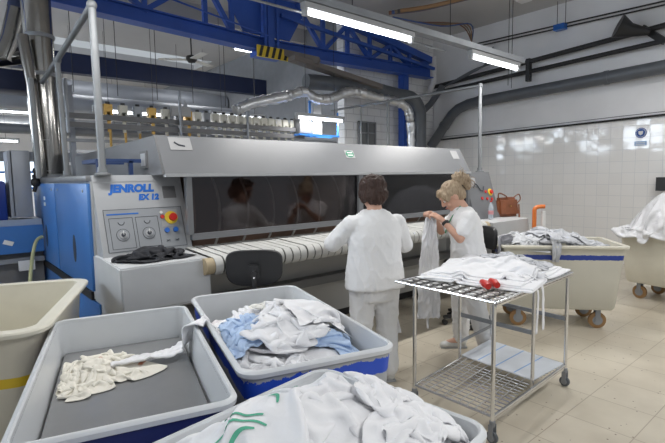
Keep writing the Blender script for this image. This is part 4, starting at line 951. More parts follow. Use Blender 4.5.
# --- bin D heap
GREEN = mat('green_print', (.10, .42, .28), .8)
hDh = Heap(.515, .975, math.radians(7.7-90), .33, .65, .74)
U, V = np.meshgrid(np.linspace(-.33, .33, hDh.nx), np.linspace(-.65, .65, hDh.ny), indexing='ij')
hDh.H += .21*np.clip(1-np.abs((U+.0)/.30)**2.4-np.abs((V-.22)/.42)**2.6, -.5, 1)
cloth('white_sheet_pile', hDh, .98, .86, 1.0, .90, 64, .3, .55, 203, LINEN, 'white sheet with pointed folds at the right of the nearest bin', swirl=.4)
cloth('white_sheet_pile', hDh, .50, 1.08, .7, .7, 50, .2, .5, 205, LINENB, 'pinkish white sheet corner at the left rim of the nearest bin', swirl=.4)
D1 = cloth('white_sheet_pile', hDh, .72, .93, 1.35, 1.15, 84, .15, .62, 201, LINEN, 'large white sheet with green print heaped over the nearest bin', swirl=.22, drop=.08)
cloth('white_sheet_pile', hDh, 1.05, .84, .75, .62, 50, .9, .48, 207, LINEN, 'small white piece in the near right corner of the nearest bin', swirl=.4)
def print_on(o, strokes, wd, material, name='green_print'):
    ev = o.evaluated_get(bpy.context.evaluated_depsgraph_get()).to_mesh(); bv = BVHTree.FromPolygons([o.matrix_basis @ v.co for v in ev.vertices], [p.vertices[:] for p in ev.polygons])
    for st in strokes:
        m = M(); P = [q for q in spline([(x, y, 0) for x, y in st], 8)]; prev = None
        for i, q in enumerate(P):
            d = (P[min(i+1, len(P)-1)]-P[max(i-1, 0)]).normalized(); s = Vector((-d.y, d.x, 0)); row = []
            wv = wd*(.45+.55*math.sin(PI*(i+.5)/len(P)))
            for k in (-.5, 0, .5):
                a = q+s*k*wv; h, nn, _, _ = bv.ray_cast(Vector((a.x, a.y, 3)), Vector((0, 0, -1)))
                if h is None: row = None; break
                row.append(m.bm.verts.new(h+nn*.003))
            if row and prev:
                for k in (0, 1): m.bm.faces.new((prev[k], prev[k+1], row[k+1], row[k]))
            prev = row
        me = bpy.data.meshes.new(name); m.bm.to_mesh(me); m.bm.free(); me.transform(o.matrix_basis.inverted())
        me.materials.append(material); q = bpy.data.objects.new(name, me); COL.objects.link(q); q.parent = o
print_on(D1, [[(.62, 1.24), (.60, 1.20), (.585, 1.17)], [(.66, 1.25), (.645, 1.21), (.63, 1.18)], [(.70, 1.25), (.72, 1.24), (.75, 1.25)], [(.78, 1.25), (.80, 1.24), (.82, 1.245)], [(.85, 1.24), (.88, 1.24)]], .011, GREEN)
print_on(D1, [[(.60, .98), (.56, 1.03), (.50, 1.05), (.46, 1.03)], [(.61, 1.01), (.57, 1.06), (.53, 1.075)], [(.66, 1.02), (.68, 1.05), (.67, 1.08)], [(.72, 1.03), (.74, 1.04)], [(.57, .99), (.53, 1.01), (.50, 1.0)]], .010, GREEN)

# ------------------------------------------------------------------ near cart laundry
n1 = Vector((p0.x, p0.y)); 
def cpt(a, b): q = p0+dv*a+nv*b; return (q.x, q.y)
h1 = Heap(cartc.x, cartc.y, ca, L/2-.02, .34, .82)
U, V = np.meshgrid(np.linspace(-1, 1, h1.nx), np.linspace(-1, 1, h1.ny), indexing='ij'); h1.H += .10*np.clip(1-np.abs((U-.25)/.8)**3-np.abs(V/.95)**3, 0, 1)
for k, (a, b, sx, sy, rot, mt, lb) in enumerate([(.85, .36, .80, .60, .2, LINEND, 'grey rumpled sheet filling the left half of the near cart'), (.42, .36, .80, .60, .9, LINEND, 'grey wrinkled sheet at the middle of the near cart'),
    (.95, .30, .60, .55, .2, mat_fabric('light_grey_linen', (.68, .69, .71)), 'lighter grey sheet on top at the left end of the near cart'), (.55, .30, .60, .5, .4, LINEND, 'grey sheet on top behind the hanging cloth of the near cart'), (.25, .30, .4, .4, .4, LINEND, 'small grey cloth toward the right end of the near cart')]):
    cloth('damp_sheet', h1, *cpt(a, b), sx*1.4, sy*1.4, 56, ca+rot, .52, 300+k, mt, lb, swirl=.4, drop=.10, wall=False)
a_, b_2 = cpt(.68, .20), cpt(.66, -.045)
strip('hanging_cloth', [(*cpt(.66, .25), .97), (*cpt(.66, .10), .97), (*cpt(.66, .0), .93), (*cpt(.665, -.045), .84), (*cpt(.67, -.04), .72)], .14, LINEND, 'grey cloth hanging over the front rim of the near cart', amp=.012, seed=5, normal=(nv.x, nv.y, 1), ny=14, taper=lambda t: 1-.55*t)
strip('hanging_cloth', [(*cpt(1.05, .2), .93), (*cpt(1.16, .1), .92), (*cpt(1.21, .02), .86), (*cpt(1.22, 0), .74)], .10, mat_fabric('dark_grey_linen', (.25, .25, .27)), 'dark grey cloth hanging off the left corner of the near cart', amp=.012, seed=6, normal=(-dv.x, -dv.y, .5), ny=10)
# plastic sheet mound on far cart
q2 = lambda a, b: ((q0+dv2*a+nv2*b).x, (q0+dv2*a+nv2*b).y)
rag('white_laundry_pile', q2(.70, .38), .40, .27, math.atan2(dv2.y, dv2.x), flat(.80), .42, 51, LINEN, 'white laundry heap under the plastic sheet of the right hand cart', amp=.05, n=60, fr=6)
h2 = Heap(c2.x, c2.y, math.atan2(dv2.y, dv2.x), .95, .70, .45)
U, V = np.meshgrid(np.linspace(-.95, .95, h2.nx), np.linspace(-.70, .70, h2.ny), indexing='ij')
h2.H = np.where((np.abs(U) < .63) & (np.abs(V) < .42), .885, h2.H); h2.H = np.maximum(h2.H, (.86+.56*np.clip(1-np.abs((U-.06)/.66)**2.6-np.abs(V/.44)**2.6, -1, 1))*(np.abs(U) < .62)*(np.abs(V) < .41))
cloth('plastic_sheet', h2, c2.x, c2.y, 2.0, 1.75, 70, math.atan2(dv2.y, dv2.x)*0, .97, 53, FILM, 'clear plastic sheeting draped over the laundry of the right hand cart', 'plastic sheet', swirl=.12, drop=.05, wall=False, steps=280, grav=.0028)

# ------------------------------------------------------------------ orange post, bag, bottle, black garment
op = thing('orange_tool', (6.14, 3.02, 0), 'orange and white hooked pole standing behind the near cart', 'pole')
part('hook', M().tube([(6.17, 3.05, .80), (6.17, 3.05, 1.10)]+arc((6.17, 3.05, 1.12), (6.17, 3.05, 1.165), (6.24, 2.99, 1.165), 4)+[(6.27, 2.96, 1.165)], .028, 10), ORANGE, op)
part('pole', M().tube([(6.26, 2.97, 0), (6.26, 2.97, 1.10)], .03, 10), PAPER, op)
hb = thing('handbag', (6.45, 3.7, 1.02), 'brown leather handbag standing on the right end of the machine', 'handbag')
m = M(); m.obox((0, 0, .11), .33, .14, .22, bev=.03)
for v in m.bm.verts:
    t = v.co.z/.22; v.co.x *= 1-.12*t; v.co.y *= 1-.45*t; v.co += Vector((noise.noise(v.co*14), noise.noise(v.co*14+Vector((5, 0, 0))), noise.noise(v.co*9)))*.012
B_ = Matrix.Translation((6.10, 3.43, 1.022)) @ Matrix.Rotation(-.25, 4, 'Z') @ Matrix.Scale(1.2, 4)
hb.location = (6.10, 3.43, 1.022); ORG[hb.name] = Vector(hb.location)
m.xf(B_); part('body', m, LEATHER, hb, 50)
part('strap', M().tube([B_ @ Vector(p) for p in spline([(-.12, 0, .2), (-.13, -.02, .27), (-.04, -.03, .24), (0, -.02, .21)], 6)], .009, 8), LEATHER, hb)
part('strap', M().tube([B_ @ Vector(p) for p in spline([(.10, 0, .2), (.20, 0, .25), (.23, 0, .19), (.17, 0, .14)], 6)], .008, 8), LEATHER, hb)
part('strap', M().bar(B_ @ Vector((.11, -.09, .14)), B_ @ Vector((.115, -.12, -.30)), .03, .008, (0, 1, 0)), LEATHER, hb)
part('clasp', M().obox(B_ @ Vector((0, -.075, .12)), .03, .01, .02), BRASS, hb)
bo = thing('water_bottle', (5.60, 3.36, 1.022), 'clear plastic water bottle with a red cap beside the handbag', 'bottle')
part('bottle', M().lathe([(.03, 0), (.034, .01), (.034, .14), (.030, .17), (.012, .21), (.012, .225)], (5.60, 3.36, 1.022), 20), BOTTLE, bo)
part('label', M().lathe([(.0352, .06), (.0352, .11)], (5.60, 3.36, 1.022), 20), mat('red_white_label', (.65, .3, .32), .5), bo)
part('cap', M().lathe([(.0145, .222), (.0145, .242)], (5.60, 3.36, 1.022), 14), RED, bo)
hK = Heap(1.2, 3.4, 0, .33, .2, 1.043)
U, V = np.meshgrid(np.linspace(-.33, .33, hK.nx), np.linspace(-.2, .2, hK.ny), indexing='ij'); hK.H += .075*np.clip(1-np.abs((U+.03)/.17)**2-np.abs(V/.08)**2, 0, 1)
cloth('black_garment', hK, 1.18, 3.40, 1.0, .50, 56, .12, .40, 61, BLACKFAB, 'crumpled black garment lying on the off-white box under the dials', 'garment', swirl=.5, drop=.05)

# ------------------------------------------------------------------ wire trolley
tl = thing('wire_trolley', (3.0, 1.77, 0), 'chrome wire shelf trolley with folded aprons on its top deck', 'trolley')
LG = {'L': (2.43, 2.02), 'F': (2.435, 1.43), 'R': (3.53, 1.48), 'B': (3.58, 2.13), 'ML': (3.06, 2.09), 'MF': (3.05, 1.495)}
ZT, ZS = .865, .165
for k, (x, y) in LG.items():
    z0 = .13
    part('leg', M().cyl((x, y, z0), (x, y, ZT), .0125, 16), CHROME, tl)
def rim(c, z, r=.010): 
    m = M()
    for i in range(len(c)): m.cyl((*c[i], z), (*c[(i+1) % len(c)], z), r, 10)
    return m
lowc = [LG['L'], LG['F'], LG['R'], LG['B']]
part('lower_rim', rim(lowc, ZS).bar((*LG['F'], ZS-.02), (*LG['R'], ZS-.02), .012, .02).bar((*LG['L'], ZS-.02), (*LG['B'], ZS-.02), .012, .02), CHROME, tl)
def lerp(a, b, t): return (a[0]+(b[0]-a[0])*t, a[1]+(b[1]-a[1])*t)
def grid(c, z, n1, n2, r1, r2, flatw=0, wave=0):
    m = M()   # c: L,F,R,B ; n1 wires across (L->F direction), n2 wires along
    for i in range(1, n1):
        a = lerp(c[0], c[3], i/n1); b = lerp(c[1], c[2], i/n1)
        m.cyl((*a, z), (*b, z), r1, 6)
    for i in range(1, n2):
        a = lerp(c[0], c[1], i/n2); b = lerp(c[3], c[2], i/n2)
        if wave:
            N = n1*4; prev = None
            for k in range(N+1):
                q = lerp(a, b, k/N); zz = z+wave*math.sin(PI*k/4*1.0+(i % 2)*PI)
                if prev: m.bar(prev, (*q, zz), flatw, .003)
                prev = (*q, zz)
        else: m.cyl((*a, z+r1), (*b, z+r1), r2, 6)
    return m
part('lower_wire_shelf', grid([LG['L'], LG['F'], LG['MF'], LG['ML']], ZS+.004, 13, 10, .0035, .0035), CHROME, tl)
part('lower_wire_shelf', grid([LG['ML'], LG['MF'], LG['R'], LG['B']], ZS+.004, 11, 10, .0035, .0035), CHROME, tl)
WP = mat('white_blue_panel', (.70, .74, .80), .35)
wp = part('shelf_panel', M().prism([(*lerp(LG['ML'], LG['B'], .06), ZS+.012), (*lerp(LG['MF'], LG['R'], .02), ZS+.012), (*lerp(LG['R'], LG['MF'], .05), ZS+.012), (*lerp(LG['B'], LG['ML'], .05), ZS+.012)], (0, 0, .008)), WP, tl, label='white panel with thin blue lines')
for t in (.25, .5, .75):
    a = lerp(lerp(LG['ML'], LG['B'], .08), lerp(LG['MF'], LG['R'], .04), t); b = lerp(lerp(LG['B'], LG['ML'], .06), lerp(LG['R'], LG['MF'], .06), t)
    part('blue_line', M().bar((*a, ZS+.0215), (*b, ZS+.0215), .006, .002), mat('pale_blue_line', (.2, .4, .75), .5), wp)
part('cross_bar', M().bar((*LG['ML'], .52), (*LG['MF'], .52), .012, .03), STEEL, tl)
part('cross_bar', M().bar((*LG['B'], .52), (*LG['R'], .52), .012, .03), STEEL, tl)
part('cross_bar', M().bar((*LG['ML'], .30), (*LG['B'], .30), .012, .02), STEEL, tl)
topc = [(2.30, 2.10), (2.42, 1.41), (3.58, 1.47), (3.66, 2.16)]
topc[0] = (2.43, 2.19)
part('top_rim', rim(topc, ZT, .009).bar((*topc[1], ZT-.018), (*topc[2], ZT-.018), .008, .012), CHROME, tl)
part('top_wire_deck', grid(topc, ZT-.006, 18, 9, .005, .005), mat('dark_wire', (.12, .12, .12), .35, .8), tl, 30)
m = M()
for i in range(18):
    for j in range(9):
        a = lerp(lerp(topc[0], topc[3], (i+.5)/18), lerp(topc[1], topc[2], (i+.5)/18), (j+.5)/9); r_ = [(.020, .023, 0), (.016, .018, .003), (.007, .009, .004)]
        vs = loft(m, [[(a[0]+rx*math.cos(t), a[1]+ry*math.sin(t), ZT-.003+dz) for t in [2*PI*q/10 for q in range(10)]] for rx, ry, dz in r_]); m.bm.faces.new(vs[-1])
part('deck_plate', m, mat('bright_deck_steel', (.58, .58, .58), .32, .55), tl, 60)['kind'] = 'stuff'
for k in ('L', 'F', 'R', 'B'):
    x, y = LG[k]
    cs = part('caster', M().lathe([(.014, 0), (.018, .01), (.018, .035)], (x, y, .105), 14).box(x-.022, x-.017, y-.015, y+.015, .04, .12).box(x+.017, x+.022, y-.015, y+.015, .04, .12), STEEL, tl)
    part('wheel', M().lathe([(.030, -.012), (.037, -.008), (.037, .008), (.030, .012)], (x, y, .038), 20, 'x'), GREYPIPE, cs)
    part('wheel_hub', M().lathe([(.022, -.016), (.022, .016)], (x, y, .038), 14, 'x'), STEEL, cs)

# folded aprons on the trolley
def slab_cloth(name, poly, z, th, seed, material, label, group=None):
    """a flat folded cloth: rounded outline, soft waves, rolled edge"""
    P = spline([(x, y, 0) for x, y in poly+[poly[0]]], 8)[:-1]; c = sum((Vector(p) for p in P), Vector())/len(P); m = M(); rings = []
    prof = [(1.0, 0), (1.012, .25), (1.01, .7), (.97, .98), (.85, 1.05), (.65, 1.0), (.42, 1.02), (.2, 1.0), (.06, 1.0)]
    for k, h in prof:
        rg = []
        for p in P:
            q = c+(Vector(p)-c)*k; dz = .010*noise.noise(Vector((q.x*6, q.y*6, seed)))*(h > .5)+.006*ridged(Vector((q.x*9+q.y*5, q.y*3, seed)), 0)*(h > .5)
            rg.append((q.x, q.y, z+th*h+dz))
        rings.append(rg)
    vs = loft(m, rings); m.bm.faces.new(vs[-1]); m.bm.faces.new(vs[0][::-1])
    me = bpy.data.meshes.new(name); m.bm.to_mesh(me); m.bm.free(); o = link_mesh(name, me, material, None, True)
    return tag(o, label, 'apron', group)
hT = Heap(3.05, 1.82, .06, .62, .38, ZT+.006)
APR = cloth('folded_apron', hT, 3.12, 1.83, 1.02, .82, 60, .12, .74, 401, LINEN, 'lowest white apron of the folded stack on the trolley', 'apron', swirl=.16, drop=.04, wall=False)
for k, (x, y, rot, lb) in enumerate([(3.12, 1.84, .16, 'second lowest white apron of the folded stack on the trolley'), (3.13, 1.86, .05, 'middle white apron of the folded stack on the trolley'), (3.16, 1.88, .2, 'topmost white apron of the folded stack on the trolley')]):
    cloth('folded_apron', hT, x, y, .98-.05*k, .78-.04*k, 54, rot, .74, 403+k, LINEN, lb, 'apron', swirl=.18, drop=.04, wall=False)
cloth('rumpled_apron', hT, 3.44, 1.84, .62, .85, 48, .15, .5, 71, LINEND, 'grey rumpled apron at the right end of the trolley top', 'apron', swirl=.35, wall=False)
for k, (x, y) in enumerate([(2.65, 1.62), (2.72, 1.60)]):
    rc_ = part('red_tip', M().tube([(x-.03, y-.04, ZT+.035), (x, y, ZT+.04), (x+.035, y+.045, ZT+.04)], [.020, .026, .020], 12), RED, APR, label='red rolled tip')
strip('apron_string', [(2.98, 1.58, ZT+.06), (2.96, 1.50, ZT+.04), (2.95, 1.43, ZT-.01), (2.945, 1.42, ZT-.15), (2.94, 1.425, ZT-.31)], .024, LINEN, 'left white apron string hanging from the trolley deck', 'string', amp=.002, seed=2, normal=(0, -1, .3), ny=4, thick=.004)
strip('apron_string', [(3.05, 1.60, ZT+.06), (3.04, 1.50, ZT+.04), (3.02, 1.43, ZT-.01), (3.02, 1.42, ZT-.15), (3.025, 1.42, ZT-.30)], .026, LINEN, 'right white apron string hanging from the trolley deck', 'string', amp=.002, seed=3, normal=(0, -1, .3), ny=4, thick=.004)

# ------------------------------------------------------------------ chairs
def office_chair(loc, rz, label, zb0, zb1, wb):
    t = thing('task_chair', loc, label, 'chair', None, rz)     # sits facing +Y local
    m = M(); N = 14
    def outline(k): return [(k*wb/2*math.copysign(abs(math.cos(a))**.55, math.cos(a))*(1-.10*(1-math.sin(a))/2), k*(zb1-zb0)/2*math.copysign(abs(math.sin(a))**.55, math.sin(a))) for a in [2*PI*i/40 for i in range(40)]]
    zc = (zb0+zb1)/2
    rings = []
    for k, yy in ((.96, -.022), (1, -.012), (1, .0), (.95, .018), (.6, .026), (.1, .028)):
        rings.append([(x, -.20+yy+.9*x*x, zc+z) for x, z in outline(k)])
    vs = loft(m, rings); m.bm.faces.new(vs[-1]); m.bm.faces.new(vs[0][::-1]); part('backrest', m, BLACK, t, 40, True)
    m = M(); m.tube(spline([(0, -.235, zc+.0), (0, -.25, zc-.08), (0, -.24, zc-.22), (0, -.10, zb0-.16)], 4), .018, 10).obox((0, -.235, zc-.02), .08, .03, .10, bev=.008)
    br = part('back_bracket', m, BLACK, t, 40, True); part('knob', M().cyl((.0, -.262, zc-.03), (0, -.29, zc-.03), .02, 12), BLACK, br, 40, True); part('bolt', M().cyl((0, -.25, zc-.06), (0, -.266, zc-.06), .008, 10), CHROME, br, 40, True)
    zs = zb0-.17
    m = M(); vs = loft(m, [[(x*k, .05+y*k, z) for x, y in rrect(.21, .21, .08)] for k, z in ((.9, zs-.03), (1, zs-.01), (1, zs+.03), (.9, zs+.05), (.3, zs+.055))]); m.bm.faces.new(vs[-1]); m.bm.faces.new(vs[0][::-1]); part('seat', m, BLACK, t, 40, True)
    part('gas_column', M().cyl((0, .05, .10), (0, .05, zs-.02), .028, 14), BLACK, t, 40, True)
    for k in range(5):
        a = 2*PI*k/5+.3; d = Vector((math.cos(a), math.sin(a), 0)); c = Vector((0, .05, .11))
        lg = part('base_leg', M().bar(c, c+d*.27+Vector((0, 0, -.03)), .045, .03), BLACK, t, 40, True)
        e = c+d*.26; part('caster', M().tube([Vector((e.x, e.y, .028))-Vector((-d.y, d.x, 0))*.022, Vector((e.x, e.y, .028))+Vector((-d.y, d.x, 0))*.022], .027, 14), BLACK, lg, 40, True)
    return t
office_chair((1.82, 3.06, 0), math.radians(-34), 'black task chair in front of the belt table, seen from behind its backrest', .835, 1.095, .43)
office_chair((4.37, 2.84, 0), math.radians(62), 'black swivel chair behind the woman holding up a cloth', .80, 1.05, .40)

# ------------------------------------------------------------------ people
def blob(name, shapes, voxel, material, parent, smooth_it=4, disp=None, subdiv=False):
    """union of tapered capsules / ellipsoids, remeshed into one continuous skin"""
    b = bmesh.new()
    for s in shapes:
        if s[0] == 'cap':
            _, a, ra, c, rb = s; a = Vector(a); c = Vector(c); d = c-a; L = d.length; mm = M(); N = max(2, int(L/.03)); 
            pts = [a+d*k/N for k in range(N+1)]; rr = [ra+(rb-ra)*k/N for k in range(N+1)]
            dn = d.normalized()
            pts = [a-dn*ra*.95, a-dn*ra*.75, a-dn*ra*.4]+pts+[c+dn*rb*.4, c+dn*rb*.75, c+dn*rb*.95]; rr = [ra*.3, ra*.66, ra*.92]+rr+[rb*.92, rb*.66, rb*.3]
            mm.tube(pts, rr, 18)
        elif s[0] == 'ell':
            _, c, rad, rot = s; mm = M(); t = bmesh.new(); bmesh.ops.create_uvsphere(t, u_segments=24, v_segments=16, radius=1)
            mm._take(t, Matrix.Translation(c) @ (rot.to_4x4() if rot else Matrix()) @ Matrix.Diagonal((*rad, 1)))
        elif s[0] == 'loft':
            mm = M(); rings = []
            for (c, rx, ry, ax, ay) in s[1]:
                c = Vector(c); ax = Vector(ax); ay = Vector(ay)
                rings.append([c+ax*rx*math.copysign(abs(math.cos(t))**.85, math.cos(t))+ay*ry*math.copysign(abs(math.sin(t))**.85, math.sin(t)) for t in [2*PI*k/28 for k in range(28)]])
            vs = loft(mm, rings); mm.bm.faces.new(vs[0][::-1]); mm.bm.faces.new(vs[-1])
        bmesh.ops.recalc_face_normals(mm.bm, faces=mm.bm.faces)
        me = bpy.data.meshes.new('t'); mm.bm.to_mesh(me); mm.bm.free(); b.from_mesh(me); bpy.data.meshes.remove(me)
    me = bpy.data.meshes.new(name); b.to_mesh(me); b.free()
    o = bpy.data.objects.new(name, me); COL.objects.link(o)
    r = o.modifiers.new('r', 'REMESH'); r.mode = 'VOXEL'; r.voxel_size = voxel
    s_ = o.modifiers.new('s', 'SMOOTH'); s_.iterations = smooth_it; s_.factor = .5
    dg = bpy.context.evaluated_depsgraph_get(); me2 = bpy.data.meshes.new_from_object(o.evaluated_get(dg))
    bpy.data.objects.remove(o); bpy.data.meshes.remove(me)
    if disp:
        nn = [v.normal.copy() for v in me2.vertices]
        for v, q in zip(me2.vertices, nn): v.co += q*disp(v.co)
    me2.materials.clear()
    return link_mesh(name, me2, material, parent, True)

def hand_shapes(wrist, d, up, side, curl=.5, ln=1.0, spread=.12):
    """wrist point, pointing direction, back-of-hand normal, thumb side (+1/-1 along d x up)"""
    wrist = Vector(wrist); d = Vector(d).normalized(); up = Vector(up); sd = d.cross(up).normalized(); up = sd.cross(d)
    S = [('cap', wrist, .024, wrist+d*.03, .025)]
    kn = []
    for i, (off, base, l) in enumerate(((-.030, .078, .072), (-.010, .084, .080), (.010, .082, .074), (.029, .074, .058))):
        b0 = wrist+d*base+sd*off*side*-1
        S.append(('cap', wrist+d*.02+sd*off*side*-.7, .0135, b0, .0115))
        dd = (d+sd*(-side)*off*spread*8).normalized(); c = curl; p = b0
        for seg in (.44, .31, .25):
            ang = c*(.9 if seg == .44 else 1.2); dd = (dd*math.cos(ang)-up*math.sin(ang)).normalized() if seg != .44 else (dd*math.cos(c*.6)-up*math.sin(c*.6)).normalized()
            up2 = up
            q = p+dd*l*seg; S.append(('cap', p, .0088 if seg > .3 else .0078, q, .0082 if seg > .3 else .0070)); p = q
            up = sd.cross(dd).normalized()
        up = sd.cross(d).normalized()
    # thumb
    t0 = wrist+d*.022+sd*side*.022; t1 = t0+(d*.6+sd*side*.75-up*.25).normalized()*.036; t2 = t1+(d*.85+sd*side*.35-up*.45).normalized()*.030; t3 = t2+(d*.9-up*.45).normalized()*.024
    S += [('cap', t0, .014, t1, .0115), ('cap', t1, .0105, t2, .0095), ('cap', t2, .0095, t3, .0080)]
    return S

def person(loc, rz, label, P, hair, hair_mat, arms_bare, extra=None):
    """joints in a local frame: x right, y forward, z up"""
    T = Matrix.Translation(loc) @ Matrix.Rotation(rz, 4, 'Z'); R3 = Matrix.Rotation(rz, 3, 'Z')
    W = lambda p: T @ Vector(p)
    D = lambda p: R3 @ Vector(p)
    root = thing('person', loc, label, 'person')
    hc = Vector(P['head']); hd = Vector(P['face']).normalized(); hs = Vector(P.get('hside', (1, 0, 0))); hs = (hs-hd*hs.dot(hd)).normalized(); hu = hs.cross(hd)
    Hm = Matrix((hs, hd, hu)).transposed()
    HS = P.get('hscale', 1); HW = lambda x, y, z: W(hc+(hs*x+hd*y+hu*z)*HS)
    HR = R3 @ Hm
    S = [('ell', HW(0, -.008, .028), (.078, .094, .092), HR), ('ell', HW(0, .022, -.035), (.060, .068, .078), HR), ('ell', HW(0, .055, -.085), (.032, .030, .028), HR),
         ('ell', HW(0, .075, .045), (.055, .02, .03), HR), ('ell', HW(.035, .068, -.03), (.024, .022, .024), HR), ('ell', HW(-.035, .068, -.03), (.024, .022, .024), HR),
         ('cap', HW(0, .088, .018), .009, HW(0, .106, -.020), .0125), ('ell', HW(.010, .097, -.026), (.008, .009, .007), HR), ('ell', HW(-.010, .097, -.026), (.008, .009, .007), HR),
         ('ell', HW(0, .088, -.052), (.022, .010, .006), HR), ('ell', HW(0, .086, -.064), (.018, .010, .006), HR),
         ('ell', HW(.078, -.005, -.01), (.010, .022, .032), HR), ('ell', HW(-.078, -.005, -.01), (.010, .022, .032), HR)]
    nk = Vector(P['neck'])
    S += [('cap', W(nk), .058, W(hc+hu*-.06+hd*-.015), .050)]
    X = (1, 0, 0)
    def ringdef(lst, grow=0):
        return [(W(c), rx+grow, ry+grow, D(ax), D(ay)) for c, rx, ry, ax, ay in lst]
    tor = P['torso']
    S.append(('loft', ringdef(tor, -.012)))
    for a in P['arms']:
        sh, el, wr = map(Vector, (a['sh'], a['el'], a['wr']))
        S += [('cap', W(sh), .046, W(el), .036), ('cap', W(el), .036, W(wr), .023)]
        S += hand_shapes(W(wr), D(a['hd']), D(a['hu']), a['ts'], a.get('curl', .5))
    for l in P['legs']:
        hp, kn, an, toe = map(Vector, (l['hip'], l['knee'], l['ankle'], l['toe']))
        S += [('cap', W(hp), .085, W(kn), .055), ('cap', W(kn), .052, W(an), .035), ('cap', W(an), .034, W(toe), .026)]
    body = blob('body', S, .0062, SKIN, root, 3)
    # face details
    for sx in (-1, 1):
        e = part('eye', M().ball(HW(sx*.030, .078, .008), .0115, seg=12), PAPER, root); part('iris', M().ball(HW(sx*.030, .0865, .006), .0055, seg=10), BLACK, e)
        part('eyebrow', M().tube([HW(sx*.014, .094, .030), HW(sx*.030, .093, .036), HW(sx*.046, .083, .031)], .0035, 6), hair_mat, root)
    part('lips', M().tube([HW(-.02, .090, -.056), HW(-.008, .098, -.054), HW(.008, .098, -.054), HW(.02, .090, -.056)], .0045, 8), mat('lips', (.48, .16, .14), .5), root)
    hair(HW, HR, root, hair_mat)
    # clothes
    def wr_(am, sc=1):
        def f(co):
            q = co*1.0
            a_ = noise.noise(q*2.5)*3; return am*(max(0, 1-abs(noise.noise(Vector((q.x*13+q.z*5+a_, q.y*13+a_, q.z*3.5)))*3))**2*.9+noise.noise(Vector((q.x*6, q.y*6, q.z*3)))*.5+max(0, 1-abs(noise.noise(Vector((q.x*16-q.z*9, q.y*16, q.z*12)))*4))**2*.35)
        return f
    S = [('loft', ringdef(P['tunic']))]
    for a in P['arms']:
        sh, el, wr = map(Vector, (a['sh'], a['el'], a['wr']))
        S.append(('ell', W(sh), (.075, .075, .07), None))
        if arms_bare: S.append(('cap', W(sh), .070, W(sh.lerp(el, .62)), .066))
        else: S += [('cap', W(sh), .072, W(el), .066), ('cap', W(el), .064, W(el.lerp(wr, .72)), .048)]
    tu = blob('tunic', S, .010, WHITEFAB, root, 5, wr_(.007)); tu['label'] = 'white work tunic'
    S = []
    for l in P['legs']:
        hp, kn, an = map(Vector, (l['hip'], l['knee'], l['ankle']))
        S += [('cap', W(hp), .108, W(kn), .082), ('cap', W(kn), .080, W(an+Vector((0, 0, .02))), .068)]
    S.append(('loft', ringdef(P['hips'])))
    tr_ = blob('trousers', S, .011, WHITEFAB, root, 5, wr_(.010)); tr_['label'] = 'white trousers'
    for l in P['legs']:
        an, toe = Vector(l['ankle']), Vector(l['toe']); d = (toe-an); d.z = 0; d.normalize(); h0 = Vector((an.x, an.y, 0))
        sh_ = blob('shoe', [('ell', W(h0+d*-.01+Vector((0, 0, .045))), (.040, .040, .045), None), ('cap', W(h0+d*0+Vector((0, 0, .034))), .034, W(h0+d*.13+Vector((0, 0, .030))), .036), ('ell', W(h0+d*.15+Vector((0, 0, .028))), (.045, .045, .028), None)], .006, mat('white_shoe', (.68, .68, .66), .5), root, 3)
        part('sole', M().bar(W(h0+d*-.05+Vector((0, 0, .008))), W(h0+d*.19+Vector((0, 0, .008))), .075, .014), MLIGHT, sh_)
    if extra: extra(W, D, HW, HR, root)
    return root
xa, ya = (1, 0, 0), (0, 1, 0)
# woman at the belt, seen from behind
def hair_short(HW, HR, root, hm):
    S = [('ell', HW(0, -.022, .045), (.106, .112, .096), HR), ('ell', HW(0, -.058, -.02), (.096, .070, .085), HR), ('ell', HW(.072, -.015, .0), (.030, .055, .07), HR), ('ell', HW(-.072, -.015, .0), (.030, .055, .07), HR), ('ell', HW(0, .045, .095), (.07, .05, .035), HR)]
    blob('hair', S, .0065, hm, root, 3, lambda co: .012*(noise.noise(Vector((co.x*38, co.y*38, co.z*18)))+.6*noise.noise(co*75)))
def t_(z, rx, ry, y=0, x=0): return ((x, y, z), rx, ry, xa, ya)
P1 = dict(hscale=1.10, head=(0, .035, 1.470), face=(0, .95, -.32), neck=(0, -.01, 1.34),
    torso=[t_(.80, .15, .10), t_(.90, .165, .115), t_(1.05, .15, .105), t_(1.20, .165, .115), t_(1.30, .15, .09), t_(1.36, .07, .06)],
    tunic=[t_(.755, .238, .160, -.005), t_(.78, .238, .162, -.005), t_(.90, .222, .155), t_(1.04, .205, .146), t_(1.16, .205, .146), t_(1.25, .20, .128), t_(1.305, .155, .10), t_(1.355, .078, .066, .0)],
    hips=[t_(.66, .165, .12), t_(.76, .178, .135), t_(.90, .16, .12)],
    arms=[dict(sh=(-.185, .0, 1.245), el=(-.290, .15, 1.09), wr=(-.22, .36, 1.07), hd=(.35, .9, -.1), hu=(0, 0, 1), ts=1, curl=.25),
          dict(sh=(.185, .0, 1.245), el=(.310, .11, 1.05), wr=(.18, .36, 1.065), hd=(-.2, .9, -.1), hu=(0, 0, 1), ts=-1, curl=.25)],
    legs=[dict(hip=(-.095, 0, .80), knee=(-.105, .02, .45), ankle=(-.115, -.01, .08), toe=(-.12, .12, .04)), dict(hip=(.095, 0, .80), knee=(.105, .02, .45), ankle=(.115, -.01, .08), toe=(.125, .12, .04))])
W1 = (2.535, 2.50, 0)
person(W1, math.radians(-22), 'short dark haired person in white seen from behind, leaning to the belt table', P1, hair_short, HAIRD, False)
